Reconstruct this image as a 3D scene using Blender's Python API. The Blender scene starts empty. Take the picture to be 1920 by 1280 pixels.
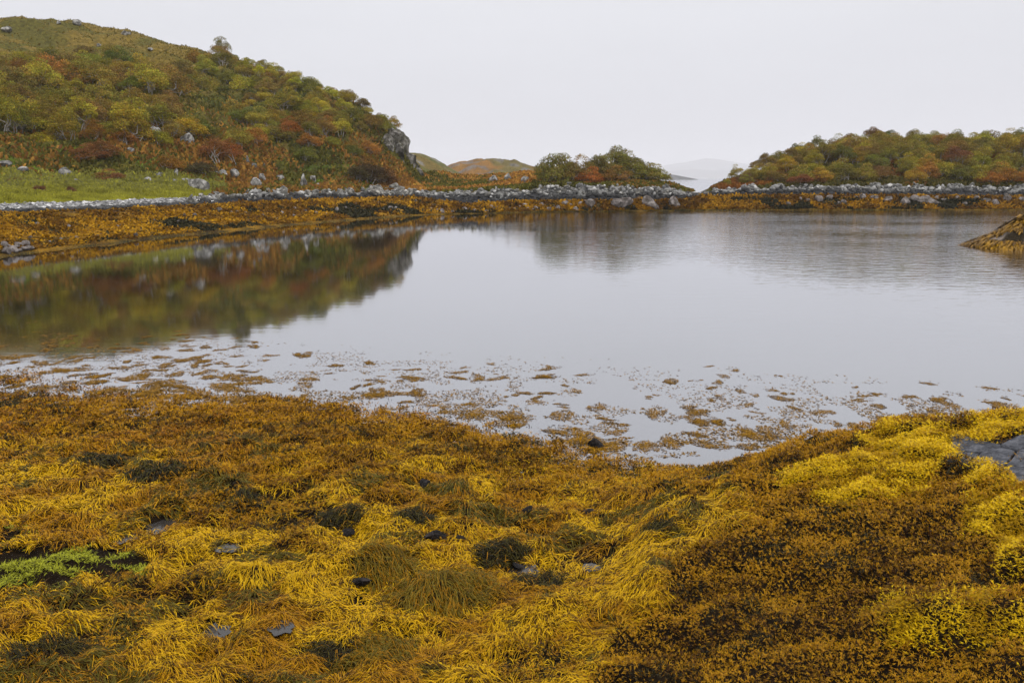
import bpy, bmesh, math, random
import numpy as np
from mathutils import Vector, Matrix

random.seed(7)
RNG = np.random.default_rng(11)
SC = bpy.context.scene
COL = SC.collection

# ------------------------------------------------------------------ camera
F_PX, CAM_H, HORIZON = 1493.0, 3.5, 334.0           # focal length in photo pixels, eye height over the water
PITCH = math.atan((640 - HORIZON) / F_PX)
cam_d = bpy.data.cameras.new('camera')
cam_d.sensor_width = 36.0
cam_d.lens = F_PX * 36.0 / 1920.0
cam_d.clip_start = 0.05
cam_d.clip_end = 30000
cam = bpy.data.objects.new('camera', cam_d)
COL.objects.link(cam)
cam.location = (0, 0, CAM_H)
cam.rotation_euler = (math.pi / 2 - PITCH, 0, 0)
SC.camera = cam

# ------------------------------------------------------------------ sky, sun, exposure
SUN_EL, SUN_AZ = math.radians(52), math.radians(150)
world = bpy.data.worlds.new('World')
SC.world = world
world.use_nodes = True
wn, wl = world.node_tree.nodes, world.node_tree.links
wn.clear()
w_out = wn.new('ShaderNodeOutputWorld')
w_bg = wn.new('ShaderNodeBackground')
w_sky = wn.new('ShaderNodeTexSky')
w_sky.sky_type = 'NISHITA'
w_sky.sun_disc = False
w_sky.sun_elevation = SUN_EL
w_sky.sun_rotation = SUN_AZ
w_sky.dust_density = 4.0
w_tc = wn.new('ShaderNodeTexCoord')
w_sep = wn.new('ShaderNodeSeparateXYZ')
wl.new(w_tc.outputs['Generated'], w_sep.inputs[0])
w_ramp = wn.new('ShaderNodeValToRGB')                # overcast cloud deck, brighter towards the zenith
w_ramp.color_ramp.elements[0].position = 0.0
w_ramp.color_ramp.elements[0].color = (7.0, 7.0, 7.55, 1)
w_ramp.color_ramp.elements[1].position = 1.0
w_ramp.color_ramp.elements[1].color = (16.0, 16.0, 16.6, 1)
e = w_ramp.color_ramp.elements.new(0.22)
e.color = (8.5, 8.55, 8.95, 1)
wl.new(w_sep.outputs['Z'], w_ramp.inputs[0])
w_noise = wn.new('ShaderNodeTexNoise')
w_noise.inputs['Scale'].default_value = 2.2
w_noise.inputs['Detail'].default_value = 3
w_map = wn.new('ShaderNodeMapping')
w_map.inputs['Scale'].default_value = (1.0, 1.0, 4.5)
wl.new(w_tc.outputs['Generated'], w_map.inputs['Vector'])
wl.new(w_map.outputs[0], w_noise.inputs['Vector'])
w_nr = wn.new('ShaderNodeMapRange')
w_nr.inputs['To Min'].default_value = 0.93
w_nr.inputs['To Max'].default_value = 1.07
wl.new(w_noise.outputs['Fac'], w_nr.inputs['Value'])
w_mul = wn.new('ShaderNodeVectorMath')
w_mul.operation = 'SCALE'
wl.new(w_ramp.outputs['Color'], w_mul.inputs[0])
wl.new(w_nr.outputs['Result'], w_mul.inputs['Scale'])
w_mix = wn.new('ShaderNodeMix')
w_mix.data_type = 'RGBA'
w_mix.inputs['Factor'].default_value = 0.94
wl.new(w_sky.outputs['Color'], w_mix.inputs['A'])
wl.new(w_mul.outputs[0], w_mix.inputs['B'])
wl.new(w_mix.outputs['Result'], w_bg.inputs['Color'])
w_bg.inputs['Strength'].default_value = 0.1
wl.new(w_bg.outputs[0], w_out.inputs[0])

sun_d = bpy.data.lights.new('sun', 'SUN')
sun_d.energy = 1.5
sun_d.angle = math.radians(25)
sun_d.color = (1.0, 0.96, 0.9)
sun = bpy.data.objects.new('sun', sun_d)
COL.objects.link(sun)
sd = Vector((math.sin(SUN_AZ) * math.cos(SUN_EL), math.cos(SUN_AZ) * math.cos(SUN_EL), math.sin(SUN_EL)))
sun.rotation_euler = sd.to_track_quat('Z', 'Y').to_euler()
sun.location = (20, -20, 60)

SC.view_settings.view_transform = 'Standard'
SC.view_settings.look = 'None'
SC.view_settings.exposure = 0.0
SC.view_settings.gamma = 1.0
SC.view_settings.use_curve_mapping = False
SC.cycles.max_bounces = 7
SC.cycles.diffuse_bounces = 3
SC.cycles.glossy_bounces = 3
SC.cycles.transparent_max_bounces = 12
SC.cycles.volume_bounces = 1
SC.cycles.use_denoising = True
SC.cycles.denoising_prefilter = 'ACCURATE'

# ------------------------------------------------------------------ pixel <-> world
CP, SP = math.cos(PITCH), math.sin(PITCH)
def ray(px, py):
    u = (np.asarray(px, float) - 960) / F_PX
    v = (640 - np.asarray(py, float)) / F_PX
    d = CP + v * SP
    return u / d, (-SP + v * CP) / d                 # x per y, z per y
def at_z(px, py, z):
    tx, tz = ray(px, py)
    Y = (z - CAM_H) / tz
    return tx * Y, Y, z + 0 * Y
def at_y(px, py, Y):
    tx, tz = ray(px, py)
    return tx * Y, Y + 0 * tx, CAM_H + tz * Y
def proj(x, y, z):
    dz = z - CAM_H
    fwd = y * CP - dz * SP
    up = y * SP + dz * CP
    fwd = np.maximum(fwd, 0.05)
    return 960 + F_PX * x / fwd, 640 - F_PX * up / fwd

# ------------------------------------------------------------------ noise
def _h(ix, iy, s):
    n = (ix.astype(np.int64) * 374761393 + iy.astype(np.int64) * 668265263 + s * 974634521) & 0xFFFFFFFF
    n = ((n ^ (n >> 13)) * 1274126177) & 0xFFFFFFFF
    n = ((n ^ (n >> 15)) * 2246822519) & 0xFFFFFFFF
    return ((n ^ (n >> 16)) & 0xFFFFFF) / float(0xFFFFFF)
def vn(x, y, s=0):
    x = np.asarray(x, float); y = np.asarray(y, float)
    ix, iy = np.floor(x), np.floor(y)
    fx, fy = x - ix, y - iy
    fx = fx * fx * fx * (fx * (fx * 6 - 15) + 10)
    fy = fy * fy * fy * (fy * (fy * 6 - 15) + 10)
    a, b = _h(ix, iy, s), _h(ix + 1, iy, s)
    c, d = _h(ix, iy + 1, s), _h(ix + 1, iy + 1, s)
    return (a * (1 - fx) + b * fx) * (1 - fy) + (c * (1 - fx) + d * fx) * fy
def fbm(x, y, s=0, o=4):
    t, a, n = 0, 0.5, 0
    x = np.asarray(x, float); y = np.asarray(y, float)
    for i in range(o):
        t = t + a * vn(x * 2 ** i + 13.7 * i, y * 2 ** i - 7.3 * i, s + i)
        n += a; a *= 0.5
    return t / n
def sst(a, b, x):
    t = np.clip((x - a) / (b - a), 0, 1)
    return t * t * (3 - 2 * t)

# ------------------------------------------------------------------ materials
def new_mat(name):
    m = bpy.data.materials.new(name)
    m.use_nodes = True
    nt = m.node_tree
    b = nt.nodes['Principled BSDF']
    return m, nt, b
def N(nt, t, **kw):
    n = nt.nodes.new(t)
    for k, v in kw.items():
        setattr(n, k, v)
    return n
def mix_rgb(nt, fac, a, b, blend='MIX'):
    n = N(nt, 'ShaderNodeMix', data_type='RGBA', blend_type=blend)
    for key, val in (('Factor', fac), ('A', a), ('B', b)):
        if isinstance(val, bpy.types.NodeSocket):
            nt.links.new(val, n.inputs[key])
        elif key == 'Factor':
            n.inputs[key].default_value = val
        else:
            n.inputs[key].default_value = (*val, 1)
    return n.outputs['Result']
def noise(nt, scale, detail=3, coord='Object', rough=0.6, dist=0.0, vec=None):
    n = N(nt, 'ShaderNodeTexNoise')
    n.inputs['Scale'].default_value = scale
    n.inputs['Detail'].default_value = detail
    n.inputs['Roughness'].default_value = rough
    n.inputs['Distortion'].default_value = dist
    if vec is None:
        tc = N(nt, 'ShaderNodeTexCoord')
        vec = tc.outputs[coord]
    nt.links.new(vec, n.inputs['Vector'])
    return n.outputs['Fac']
def maprange(nt, val, a, b, c=0.0, d=1.0):
    n = N(nt, 'ShaderNodeMapRange')
    n.inputs['From Min'].default_value = a
    n.inputs['From Max'].default_value = b
    n.inputs['To Min'].default_value = c
    n.inputs['To Max'].default_value = d
    nt.links.new(val, n.inputs['Value'])
    return n.outputs['Result']
def bump(nt, b, h, strength, dist):
    n = N(nt, 'ShaderNodeBump')
    n.inputs['Strength'].default_value = strength
    n.inputs['Distance'].default_value = dist
    nt.links.new(h, n.inputs['Height'])
    nt.links.new(n.outputs[0], b.inputs['Normal'])

def vcol_mat(name, rough=0.6, spec=0.3, grain=None, bumps=None, transl=0.0):
    """colour of the thing itself is stored per vertex (species / kind), noise adds grain"""
    m, nt, b = new_mat(name)
    a = N(nt, 'ShaderNodeAttribute', attribute_name='col')
    c = a.outputs['Color']
    if grain:
        sc, lo, hi = grain
        f = maprange(nt, noise(nt, sc, 4, 'Object'), 0.3, 0.7, lo, hi)
        v = N(nt, 'ShaderNodeVectorMath', operation='SCALE')
        nt.links.new(c, v.inputs[0]); nt.links.new(f, v.inputs['Scale'])
        c = v.outputs[0]
    nt.links.new(c, b.inputs['Base Color'])
    b.inputs['Roughness'].default_value = rough
    b.inputs['Specular IOR Level'].default_value = spec
    if bumps:
        bump(nt, b, noise(nt, bumps[0], 5, 'Object'), bumps[1], bumps[2])
    if transl:
        tr = N(nt, 'ShaderNodeBsdfTranslucent')
        nt.links.new(c, tr.inputs['Color'])
        mx = N(nt, 'ShaderNodeMixShader')
        mx.inputs[0].default_value = transl
        nt.links.new(b.outputs[0], mx.inputs[1]); nt.links.new(tr.outputs[0], mx.inputs[2])
        nt.links.new(mx.outputs[0], nt.nodes['Material Output'].inputs[0])
    return m

M = {}
M['weed'] = vcol_mat('seaweed_fronds', 0.38, 0.07, transl=0.12)
M['leafstuff'] = vcol_mat('undergrowth', 0.8, 0.04, transl=0.2)
M['shore'] = vcol_mat('shore_mud', 0.85, 0.03, grain=(9.0, 0.5, 1.5), bumps=(18.0, 0.6, 0.03))
M['land'] = vcol_mat('land', 0.9, 0.04, grain=(1.6, 0.55, 1.5), bumps=(2.2, 0.8, 0.25))
M['pebble'] = vcol_mat('pebbles', 0.8, 0.2, grain=(6.0, 0.7, 1.3))

def leaf_mat():
    m, nt, b = new_mat('leaves')
    oi = N(nt, 'ShaderNodeObjectInfo')
    a = N(nt, 'ShaderNodeAttribute', attribute_name='col')
    c = mix_rgb(nt, 1.0, oi.outputs['Color'], a.outputs['Color'], 'MULTIPLY')
    nt.links.new(c, b.inputs['Base Color'])
    b.inputs['Roughness'].default_value = 0.6
    b.inputs['Specular IOR Level'].default_value = 0.05
    tr = N(nt, 'ShaderNodeBsdfTranslucent')
    nt.links.new(c, tr.inputs['Color'])
    mx = N(nt, 'ShaderNodeMixShader')
    mx.inputs[0].default_value = 0.25
    nt.links.new(b.outputs[0], mx.inputs[1]); nt.links.new(tr.outputs[0], mx.inputs[2])
    nt.links.new(mx.outputs[0], nt.nodes['Material Output'].inputs[0])
    return m
M['leaf'] = leaf_mat()

def bark_mat():
    m, nt, b = new_mat('pale_bark')
    f = maprange(nt, noise(nt, 3.0, 4), 0.35, 0.65)
    nt.links.new(mix_rgb(nt, f, (0.17, 0.15, 0.125), (0.40, 0.37, 0.32)), b.inputs['Base Color'])
    b.inputs['Roughness'].default_value = 0.85
    return m
M['bark'] = bark_mat()

def rock_mat(name, dark, mid, pale, tide=None, scale=1.0):
    """lichened rock; 'tide' = height of the black lichen zone over the water (a real stain on the rock)"""
    m, nt, b = new_mat(name)
    geo = N(nt, 'ShaderNodeNewGeometry')
    pos = geo.outputs['Position']
    n1 = maprange(nt, noise(nt, 2.3 * scale, 6, rough=0.7, vec=pos), 0.38, 0.62)
    n2 = maprange(nt, noise(nt, 1.7 * scale, 4, rough=0.65, vec=pos), 0.46, 0.66)
    c = mix_rgb(nt, n1, dark, mid)
    c = mix_rgb(nt, n2, c, pale)
    if tide is not None:
        sp = N(nt, 'ShaderNodeSeparateXYZ')
        nt.links.new(pos, sp.inputs[0])
        nw = maprange(nt, noise(nt, 1.1, 3, vec=pos), 0.3, 0.7, -0.25, 0.25)
        ad = N(nt, 'ShaderNodeMath', operation='ADD')
        nt.links.new(sp.outputs['Z'], ad.inputs[0]); nt.links.new(nw, ad.inputs[1])
        t = maprange(nt, ad.outputs[0], tide, tide + 0.35)
        c = mix_rgb(nt, t, (0.022, 0.022, 0.024), c)
    nt.links.new(c, b.inputs['Base Color'])
    b.inputs['Roughness'].default_value = 0.85
    b.inputs['Specular IOR Level'].default_value = 0.2
    bump(nt, b, noise(nt, 4.0 * scale, 6, rough=0.75, vec=pos), 1.0, 0.25 / scale)
    return m
M['rock_pale'] = rock_mat('lichened_rock', (0.05, 0.048, 0.042), (0.20, 0.192, 0.168), (0.50, 0.475, 0.42), 1.5)
M['rock_hill'] = rock_mat('hill_rock', (0.055, 0.053, 0.046), (0.22, 0.212, 0.195), (0.54, 0.52, 0.48))
M['rock_cliff'] = rock_mat('cliff_rock', (0.03, 0.028, 0.018), (0.13, 0.12, 0.095), (0.36, 0.34, 0.31), None, 0.8)
M['rock_pink'] = rock_mat('barnacled_rock', (0.055, 0.045, 0.035), (0.17, 0.145, 0.13), (0.36, 0.32, 0.30))
M['rock_dark'] = rock_mat('wet_dark_rock', (0.005, 0.0045, 0.004), (0.013, 0.011, 0.010), (0.05, 0.041, 0.038), None, 6.0)
M['rock_slab'] = rock_mat('slate_slab', (0.045, 0.047, 0.055), (0.10, 0.104, 0.118), (0.17, 0.175, 0.195), None, 6.0)

def water_mat():
    m, nt, b = new_mat('water')
    nt.nodes.remove(b)
    geo = N(nt, 'ShaderNodeNewGeometry')
    pos = geo.outputs['Position']
    mp = N(nt, 'ShaderNodeMapping')
    mp.inputs['Scale'].default_value = (0.35, 1.0, 1.0)
    nt.links.new(pos, mp.inputs['Vector'])
    sp = N(nt, 'ShaderNodeSeparateXYZ')
    nt.links.new(pos, sp.inputs[0])
    # wind-roughened water lies to the right and far out, calm water in the lee of the hill
    mpw = N(nt, 'ShaderNodeMapping')
    mpw.inputs['Scale'].default_value = (0.035, 0.075, 1.0)
    nt.links.new(pos, mpw.inputs['Vector'])
    lee = noise(nt, 1.0, 3, vec=mpw.outputs[0])
    sx = maprange(nt, sp.outputs['X'], -3.0, 22.0)
    sy = maprange(nt, sp.outputs['Y'], 12.0, 48.0)
    mu = N(nt, 'ShaderNodeMath', operation='MULTIPLY')
    nt.links.new(sx, mu.inputs[0]); nt.links.new(sy, mu.inputs[1])
    l2 = maprange(nt, lee, 0.33, 0.62, 0.25, 1.0)
    wind = N(nt, 'ShaderNodeMath', operation='MULTIPLY_ADD')
    nt.links.new(mu.outputs[0], wind.inputs[0]); nt.links.new(l2, wind.inputs[1])
    wind.inputs[2].default_value = 0.012
    h1 = noise(nt, 2.6, 3, rough=0.55, vec=mp.outputs[0])
    bp = N(nt, 'ShaderNodeBump')
    bp.inputs['Distance'].default_value = 0.085
    nt.links.new(wind.outputs[0], bp.inputs['Strength'])
    nt.links.new(h1, bp.inputs['Height'])
    gl = N(nt, 'ShaderNodeBsdfGlossy')
    gl.inputs['Roughness'].default_value = 0.045
    gl.inputs['Color'].default_value = (0.93, 0.94, 0.97, 1)
    nt.links.new(bp.outputs[0], gl.inputs['Normal'])
    tr = N(nt, 'ShaderNodeBsdfTransparent')
    tr.inputs['Color'].default_value = (0.62, 0.55, 0.38, 1)
    lw = N(nt, 'ShaderNodeLayerWeight')
    lw.inputs['Blend'].default_value = 0.5
    nt.links.new(bp.outputs[0], lw.inputs['Normal'])
    pw = N(nt, 'ShaderNodeMath', operation='POWER')
    pw.inputs[1].default_value = 1.7
    nt.links.new(lw.outputs['Facing'], pw.inputs[0])
    fr = N(nt, 'ShaderNodeMath', operation='MULTIPLY_ADD')
    fr.inputs[1].default_value = 0.93
    fr.inputs[2].default_value = 0.05
    nt.links.new(pw.outputs[0], fr.inputs[0])
    mx = N(nt, 'ShaderNodeMixShader')
    nt.links.new(fr.outputs[0], mx.inputs[0])
    nt.links.new(tr.outputs[0], mx.inputs[1]); nt.links.new(gl.outputs[0], mx.inputs[2])
    nt.links.new(mx.outputs[0], nt.nodes['Material Output'].inputs[0])
    return m
M['water'] = water_mat()
M['pool'] = new_mat('pool_water')[0]
_pb = M['pool'].node_tree.nodes['Principled BSDF']
_pb.inputs['Base Color'].default_value = (0.03, 0.027, 0.024, 1)
_pb.inputs['Roughness'].default_value = 0.12

# ------------------------------------------------------------------ object helpers
def mesh_np(name, verts, quads=None, tris=None, cols=None, mat=None, smooth=False):
    """fast mesh from numpy arrays; cols is per vertex linear rgb"""
    me = bpy.data.meshes.new(name)
    verts = np.asarray(verts, np.float32)
    fl = []
    st = []
    tot = 0
    if quads is not None and len(quads):
        q = np.asarray(quads, np.int32)
        fl.append(q.ravel()); st.append(np.arange(len(q)) * 4 + tot); tot += q.size
    if tris is not None and len(tris):
        t = np.asarray(tris, np.int32)
        fl.append(t.ravel()); st.append(np.arange(len(t)) * 3 + tot); tot += t.size
    fl = np.concatenate(fl); st = np.concatenate(st)
    me.vertices.add(len(verts)); me.vertices.foreach_set('co', verts.ravel())
    me.loops.add(tot); me.loops.foreach_set('vertex_index', fl.astype(np.int32))
    me.polygons.add(len(st)); me.polygons.foreach_set('loop_start', st.astype(np.int32))
    if smooth:
        me.polygons.foreach_set('use_smooth', np.ones(len(st), bool))
    me.update(calc_edges=True)
    if cols is not None:
        a = me.attributes.new('col', 'FLOAT_COLOR', 'POINT')
        c4 = np.ones((len(verts), 4), np.float32)
        c4[:, :3] = cols
        a.data.foreach_set('color', c4.ravel())
    if mat is not None:
        me.materials.append(mat)
    return me
def link(name, me, parent=None, loc=None):
    o = bpy.data.objects.new(name, me)
    COL.objects.link(o)
    if parent is not None:
        o.parent = parent
    if loc is not None:
        o.location = loc
    return o
def tag(o, label=None, cat=None, group=None, kind=None):
    if label: o['label'] = label
    if cat: o['category'] = cat
    if group: o['group'] = group
    if kind: o['kind'] = kind
    return o
def grid_mesh(name, X, Y, Z, cols, mat, keep=None):
    ny, nx = X.shape
    v = np.stack([X, Y, Z], -1).reshape(-1, 3)
    i = np.arange(ny * nx).reshape(ny, nx)
    q = np.stack([i[:-1, :-1], i[:-1, 1:], i[1:, 1:], i[1:, :-1]], -1)
    if keep is not None:
        kf = keep[:-1, :-1] & keep[:-1, 1:] & keep[1:, 1:] & keep[1:, :-1]
        q = q[kf]
    q = q.reshape(-1, 4)
    used = np.unique(q)
    remap = np.zeros(len(v), np.int64); remap[used] = np.arange(len(used))
    return mesh_np(name, v[used], remap[q], None, cols.reshape(-1, 3)[used], mat, smooth=True)

# ================================================================== THE SETTING
# ------------------------------------------------------------------ near shore: heights through surveyed points
ctrl = [  # photo column, row, height over the water
    (-400, 700, 0.0), (0, 735, 0.0), (200, 750, 0.0), (400, 757, 0.0), (600, 765, 0.0), (800, 787, 0.0), (950, 807, 0.0),
    (1060, 850, 0.0), (1180, 868, 0.0), (1320, 886, 0.0),
    (-200, 690, -0.06), (0, 690, -0.07), (250, 705, -0.09), (500, 715, -0.14), (700, 730, -0.18), (1000, 750, -0.22), (1250, 810, -0.2),
    (1500, 770, -0.3), (1700, 740, -0.4), (0, 620, -0.22), (400, 620, -0.35), (1000, 620, -0.7), (1700, 620, -0.9),
    (0, 540, -0.9), (600, 540, -1.2), (1300, 540, -1.5), (1900, 540, -1.6),
    (0, 850, 0.13), (400, 850, 0.12), (800, 880, 0.12), (1100, 925, 0.10), (0, 1000, 0.2), (400, 1000, 0.2), (800, 1000, 0.22),
    (1080, 1010, 0.18), (0, 1280, 0.4), (500, 1280, 0.4), (960, 1280, 0.42), (-300, 1000, 0.25), (-300, 1280, 0.45),
    (-200, 1900, 0.7), (960, 1900, 0.75), (2200, 1900, 1.3),
    (1340, 884, 0.06), (1500, 836, 0.42), (1700, 796, 0.8), (1920, 779, 1.05), (2300, 760, 1.25),
    (1300, 985, 0.55), (1500, 950, 0.72), (1700, 900, 0.83), (1900, 860, 1.08), (1300, 1150, 0.5), (1600, 1100, 0.75),
    (1900, 1050, 1.03), (1300, 1280, 0.55), (1600, 1280, 0.75), (1900, 1280, 1.0), (2200, 1000, 1.2),
    (1150, 1000, 0.20), (1120, 1065, 0.22), (1190, 985, 0.36), (1240, 935, 0.42), (1130, 1150, 0.36), (1200, 1060, 0.5),
]
cx, cy, cz = [], [], []
for a in ctrl:
    x, y, z = at_z(*a)
    cx.append(float(x)); cy.append(float(y)); cz.append(float(z))
for (px, py, z) in ((1420, 860, 0.25), (1500, 836, 0.42), (1700, 796, 0.8), (1920, 779, 1.05), (2300, 760, 1.25)):   # far side of the outcrop
    x, y, z = at_z(px, py, z)
    for dy, dz in ((0.7, -0.5), (1.6, -1.0)):
        cx.append(float(x) + 0.1); cy.append(float(y) + dy); cz.append(max(float(z) + dz, -0.35))
cx, cy, cz = map(np.array, (cx, cy, cz))
def _phi(r2):
    return 0.5 * r2 * np.log(r2 + 1e-9)
_n = len(cx)
_A = np.zeros((_n + 3, _n + 3))
_A[:_n, :_n] = _phi((cx[:, None] - cx) ** 2 + (cy[:, None] - cy) ** 2) + np.eye(_n) * 0.05
_A[:_n, _n:] = np.stack([np.ones(_n), cx, cy], 1); _A[_n:, :_n] = _A[:_n, _n:].T
_W = np.linalg.solve(_A, np.concatenate([cz, np.zeros(3)]))
NX0, NX1, NY0, NY1, NS = -14.0, 14.0, 2.2, 26.0, 0.04
gx = np.arange(NX0, NX1, NS); gy = np.arange(NY0, NY1, NS)
_cgx, _cgy = np.arange(NX0, NX1 + .4, 0.2), np.arange(NY0, NY1 + .4, 0.2)
_CX, _CY = np.meshgrid(_cgx, _cgy)
_CZ = _W[_n] + _W[_n + 1] * _CX + _W[_n + 2] * _CY
for i in range(_n):
    _CZ += _W[i] * _phi((_CX - cx[i]) ** 2 + (_CY - cy[i]) ** 2)
_CZ = np.clip(_CZ, -1.8, 1.7)
def bil(G, x, y, x0, y0, s):
    fx = np.clip((np.asarray(x) - x0) / s, 0, G.shape[1] - 1.001); fy = np.clip((np.asarray(y) - y0) / s, 0, G.shape[0] - 1.001)
    ix, iy = fx.astype(int), fy.astype(int)
    fx, fy = fx - ix, fy - iy
    return (G[iy, ix] * (1 - fx) + G[iy, ix + 1] * fx) * (1 - fy) + (G[iy + 1, ix] * (1 - fx) + G[iy + 1, ix + 1] * fx) * fy
GX, GY = np.meshgrid(gx, gy)
BASE = bil(_CZ, GX, GY, NX0, NY0, 0.2)
def march(px, py, hf, y0, y1, n=600):
    """first point of the view ray through a photo pixel on a height field"""
    tx, tz = ray(px, py)
    Y = np.geomspace(y0, y1, n)
    d = CAM_H + tz * Y - hf(tx * Y, Y)
    k = np.argmax(d < 0)
    if not (d < 0).any():
        k = n - 1
    return float(tx * Y[k]), float(Y[k])
base_h = lambda x, y: bil(BASE, x, y, NX0, NY0, NS)

# named seaweed mounds: photo column, row, width in photo px, height m, kind, label
CLUMPS = [
    (192, 866, 95, .07, 'dark', 'flat dark green seaweed clump up the shore, left of a broader black-green one'),
    (292, 890, 105, .10, 'dark', 'broad black-green seaweed clump on the left of the shore'),
    (425, 912, 80, .06, 'olive', 'dull olive seaweed clump touching a darker clump on its right'),
    (476, 932, 72, .10, 'dark', 'small dark seaweed hump at the right side of a dull olive clump'),
    (640, 968, 110, .13, 'dark', 'dark grey-green seaweed mound above a black hollow left of centre'),
    (682, 906, 75, .08, 'olive', 'round grey-olive seaweed tuft ringed by bright yellow weed'),
    (838, 918, 90, .07, 'olive', 'olive seaweed tuft right of a small black rock'),
    (785, 972, 90, .08, 'dark', 'dark grey-green seaweed clump in yellow weed near the middle of the shore'),
    (905, 968, 110, .09, 'olive', 'olive seaweed ridge combed sideways, left of a square brown rock'),
    (712, 1062, 135, .17, 'oliveg', 'domed gold and olive seaweed mound with strands falling to the right'),
    (835, 1112, 210, .20, 'oliveg', 'largest dark olive seaweed mound, round, in the centre foreground'),
    (935, 1040, 130, .11, 'dark', 'long dark olive seaweed mound above a stony gap'),
    (1012, 1088, 90, .09, 'dark', 'small dark olive seaweed hump right of the largest mound'),
    (705, 1228, 190, .12, 'oliveg', 'wide flat olive seaweed mound at the bottom, left of centre'),
    (470, 1090, 75, .13, 'yellow', 'bright yellow seaweed tussock hanging like a mop, left of centre'),
    (548, 1105, 55, .09, 'yellow', 'smaller yellow seaweed tussock right beside the mop-like one'),
    (620, 1215, 90, .09, 'dark', 'dark olive seaweed tuft low in the foreground beside a wide flat mound'),
    (90, 1225, 120, .06, 'dark', 'dark seaweed clump near the bottom left corner'),
    (18, 768, 45, .08, 'dark', 'black-green seaweed clump near the waterline at the left edge'),
    (1240, 990, 70, .06, 'dark', 'dark olive seaweed hollow in the golden ridge right of centre'),
]
CW = []
HGT = BASE.copy()
for (px, py, w, h, kind, lab) in CLUMPS:
    x, y = march(px, py, base_h, 3, 25)
    dist = math.sqrt(x * x + y * y + 9)
    r = w / 2 * dist / F_PX * 0.85
    CW.append((x, y, r))
# uneven humps and hollows of the weed bed
lump = (fbm(GX * 1.3, GY * 1.3, 5, 2) - 0.5) * 0.13 + (fbm(GX * 3.6, GY * 3.6, 6, 2) - 0.5) * 0.15 + (fbm(GX * 6.5, GY * 6.5, 9, 2) - 0.5) * 0.11
lump_amt = 0.12 + 0.33 * sst(-0.14, -0.05, BASE) + 0.55 * sst(-0.03, 0.12, BASE)
lump_amt = lump_amt * (1 - 0.25 * sst(0.5, 0.8, BASE))
HGT += lump * lump_amt
for (x, y, r), c in zip(CW, CLUMPS):
    d2 = ((GX - x) / r) ** 2 + ((GY - y) / (r * 0.95)) ** 2
    HGT += 0.52 * c[3] * np.exp(-d2 * 1.6) * (0.55 + 0.9 * fbm(GX * 5, GY * 5, 15, 2)) * np.where(d2 < 8, 1, 0)
for (px, py, w, h) in ((1695, 1195, 130, .13), (1790, 1180, 130, .13), (1900, 1165, 110, .14), (1865, 955, 150, .09), (1800, 1108, 75, .09), (1905, 1060, 60, .09), (1910, 1255, 70, .1), (1590, 905, 150, .07), (1660, 880, 160, .07), (1860, 905, 90, .09)):
    x, y = march(px, py, base_h, 3, 25)
    r = w / 2 * math.sqrt(x * x + y * y + 7) / F_PX
    HGT += h * np.exp(-(((GX - x) / r) ** 2 + ((GY - y) / r) ** 2) ** 1.6) * (.7 + .6 * fbm(GX * 5, GY * 5, 16, 2))
# hollows: dark gaps between the mounds
for (px, py, w, dep) in ((650, 995, 80, .12), (980, 1065, 100, .12), (400, 1190, 90, .08), (280, 988, 120, .05), (1110, 1062, 50, .10), (1175, 1010, 45, .1),
                         (690, 1100, 60, .1), (800, 1050, 60, .08), (380, 1230, 40, .12), (1870, 1100, 90, .12), (1500, 1090, 40, .1)):
    x, y = march(px, py, base_h, 3, 25)
    r = w / 2 * math.sqrt(x * x + y * y + 9) / F_PX
    d2 = ((GX - x) / r) ** 2 + ((GY - y) / r) ** 2
    HGT -= dep * np.exp(-d2 * 1.2)
near_h = lambda x, y: bil(HGT, x, y, NX0, NY0, NS)

# slate patch on the outcrop: weed does not grow there
SLATE = [march(px, py, base_h, 3, 20) for px, py in ((1775, 862), (1830, 838), (1880, 826), (1925, 812), (2060, 822), (2060, 960), (1935, 945), (1888, 905), (1850, 880))]
def in_poly(x, y, poly):
    x = np.asarray(x); y = np.asarray(y)
    c = np.zeros(x.shape, bool)
    j = len(poly) - 1
    for i in range(len(poly)):
        xi, yi = poly[i]; xj, yj = poly[j]
        cond = ((yi > y) != (yj > y)) & (x < (xj - xi) * (y - yi) / (yj - yi + 1e-12) + xi)
        c ^= cond
        j = i
    return c
_sl = in_poly(GX, GY, SLATE)
HGT = np.where(_sl, np.minimum(HGT, BASE - 0.03), HGT)
GRY, GRX = np.gradient(HGT, NS)
gs = 3
Xs, Ys, Zs = GX[::gs, ::gs], GY[::gs, ::gs], HGT[::gs, ::gs] - 0.02
n1 = fbm(Xs * 2, Ys * 2, 31)[..., None]
sc_ = np.array([0.006, 0.004, 0.002]) * (1 - n1) + np.array([0.018, 0.012, 0.007]) * n1
uw = sst(-0.12, -0.5, Zs)[..., None]
sc_ = sc_ * (1 - uw) + np.array([0.028, 0.026, 0.010]) * uw
tt = np.abs(Xs / Ys)
o = link('shore', grid_mesh('shore', Xs, Ys, Zs, sc_, M['shore'], keep=(tt < 1.05)))
tag(o, 'dark wet mud and stones under the seaweed of the near shore', kind='structure')

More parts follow.
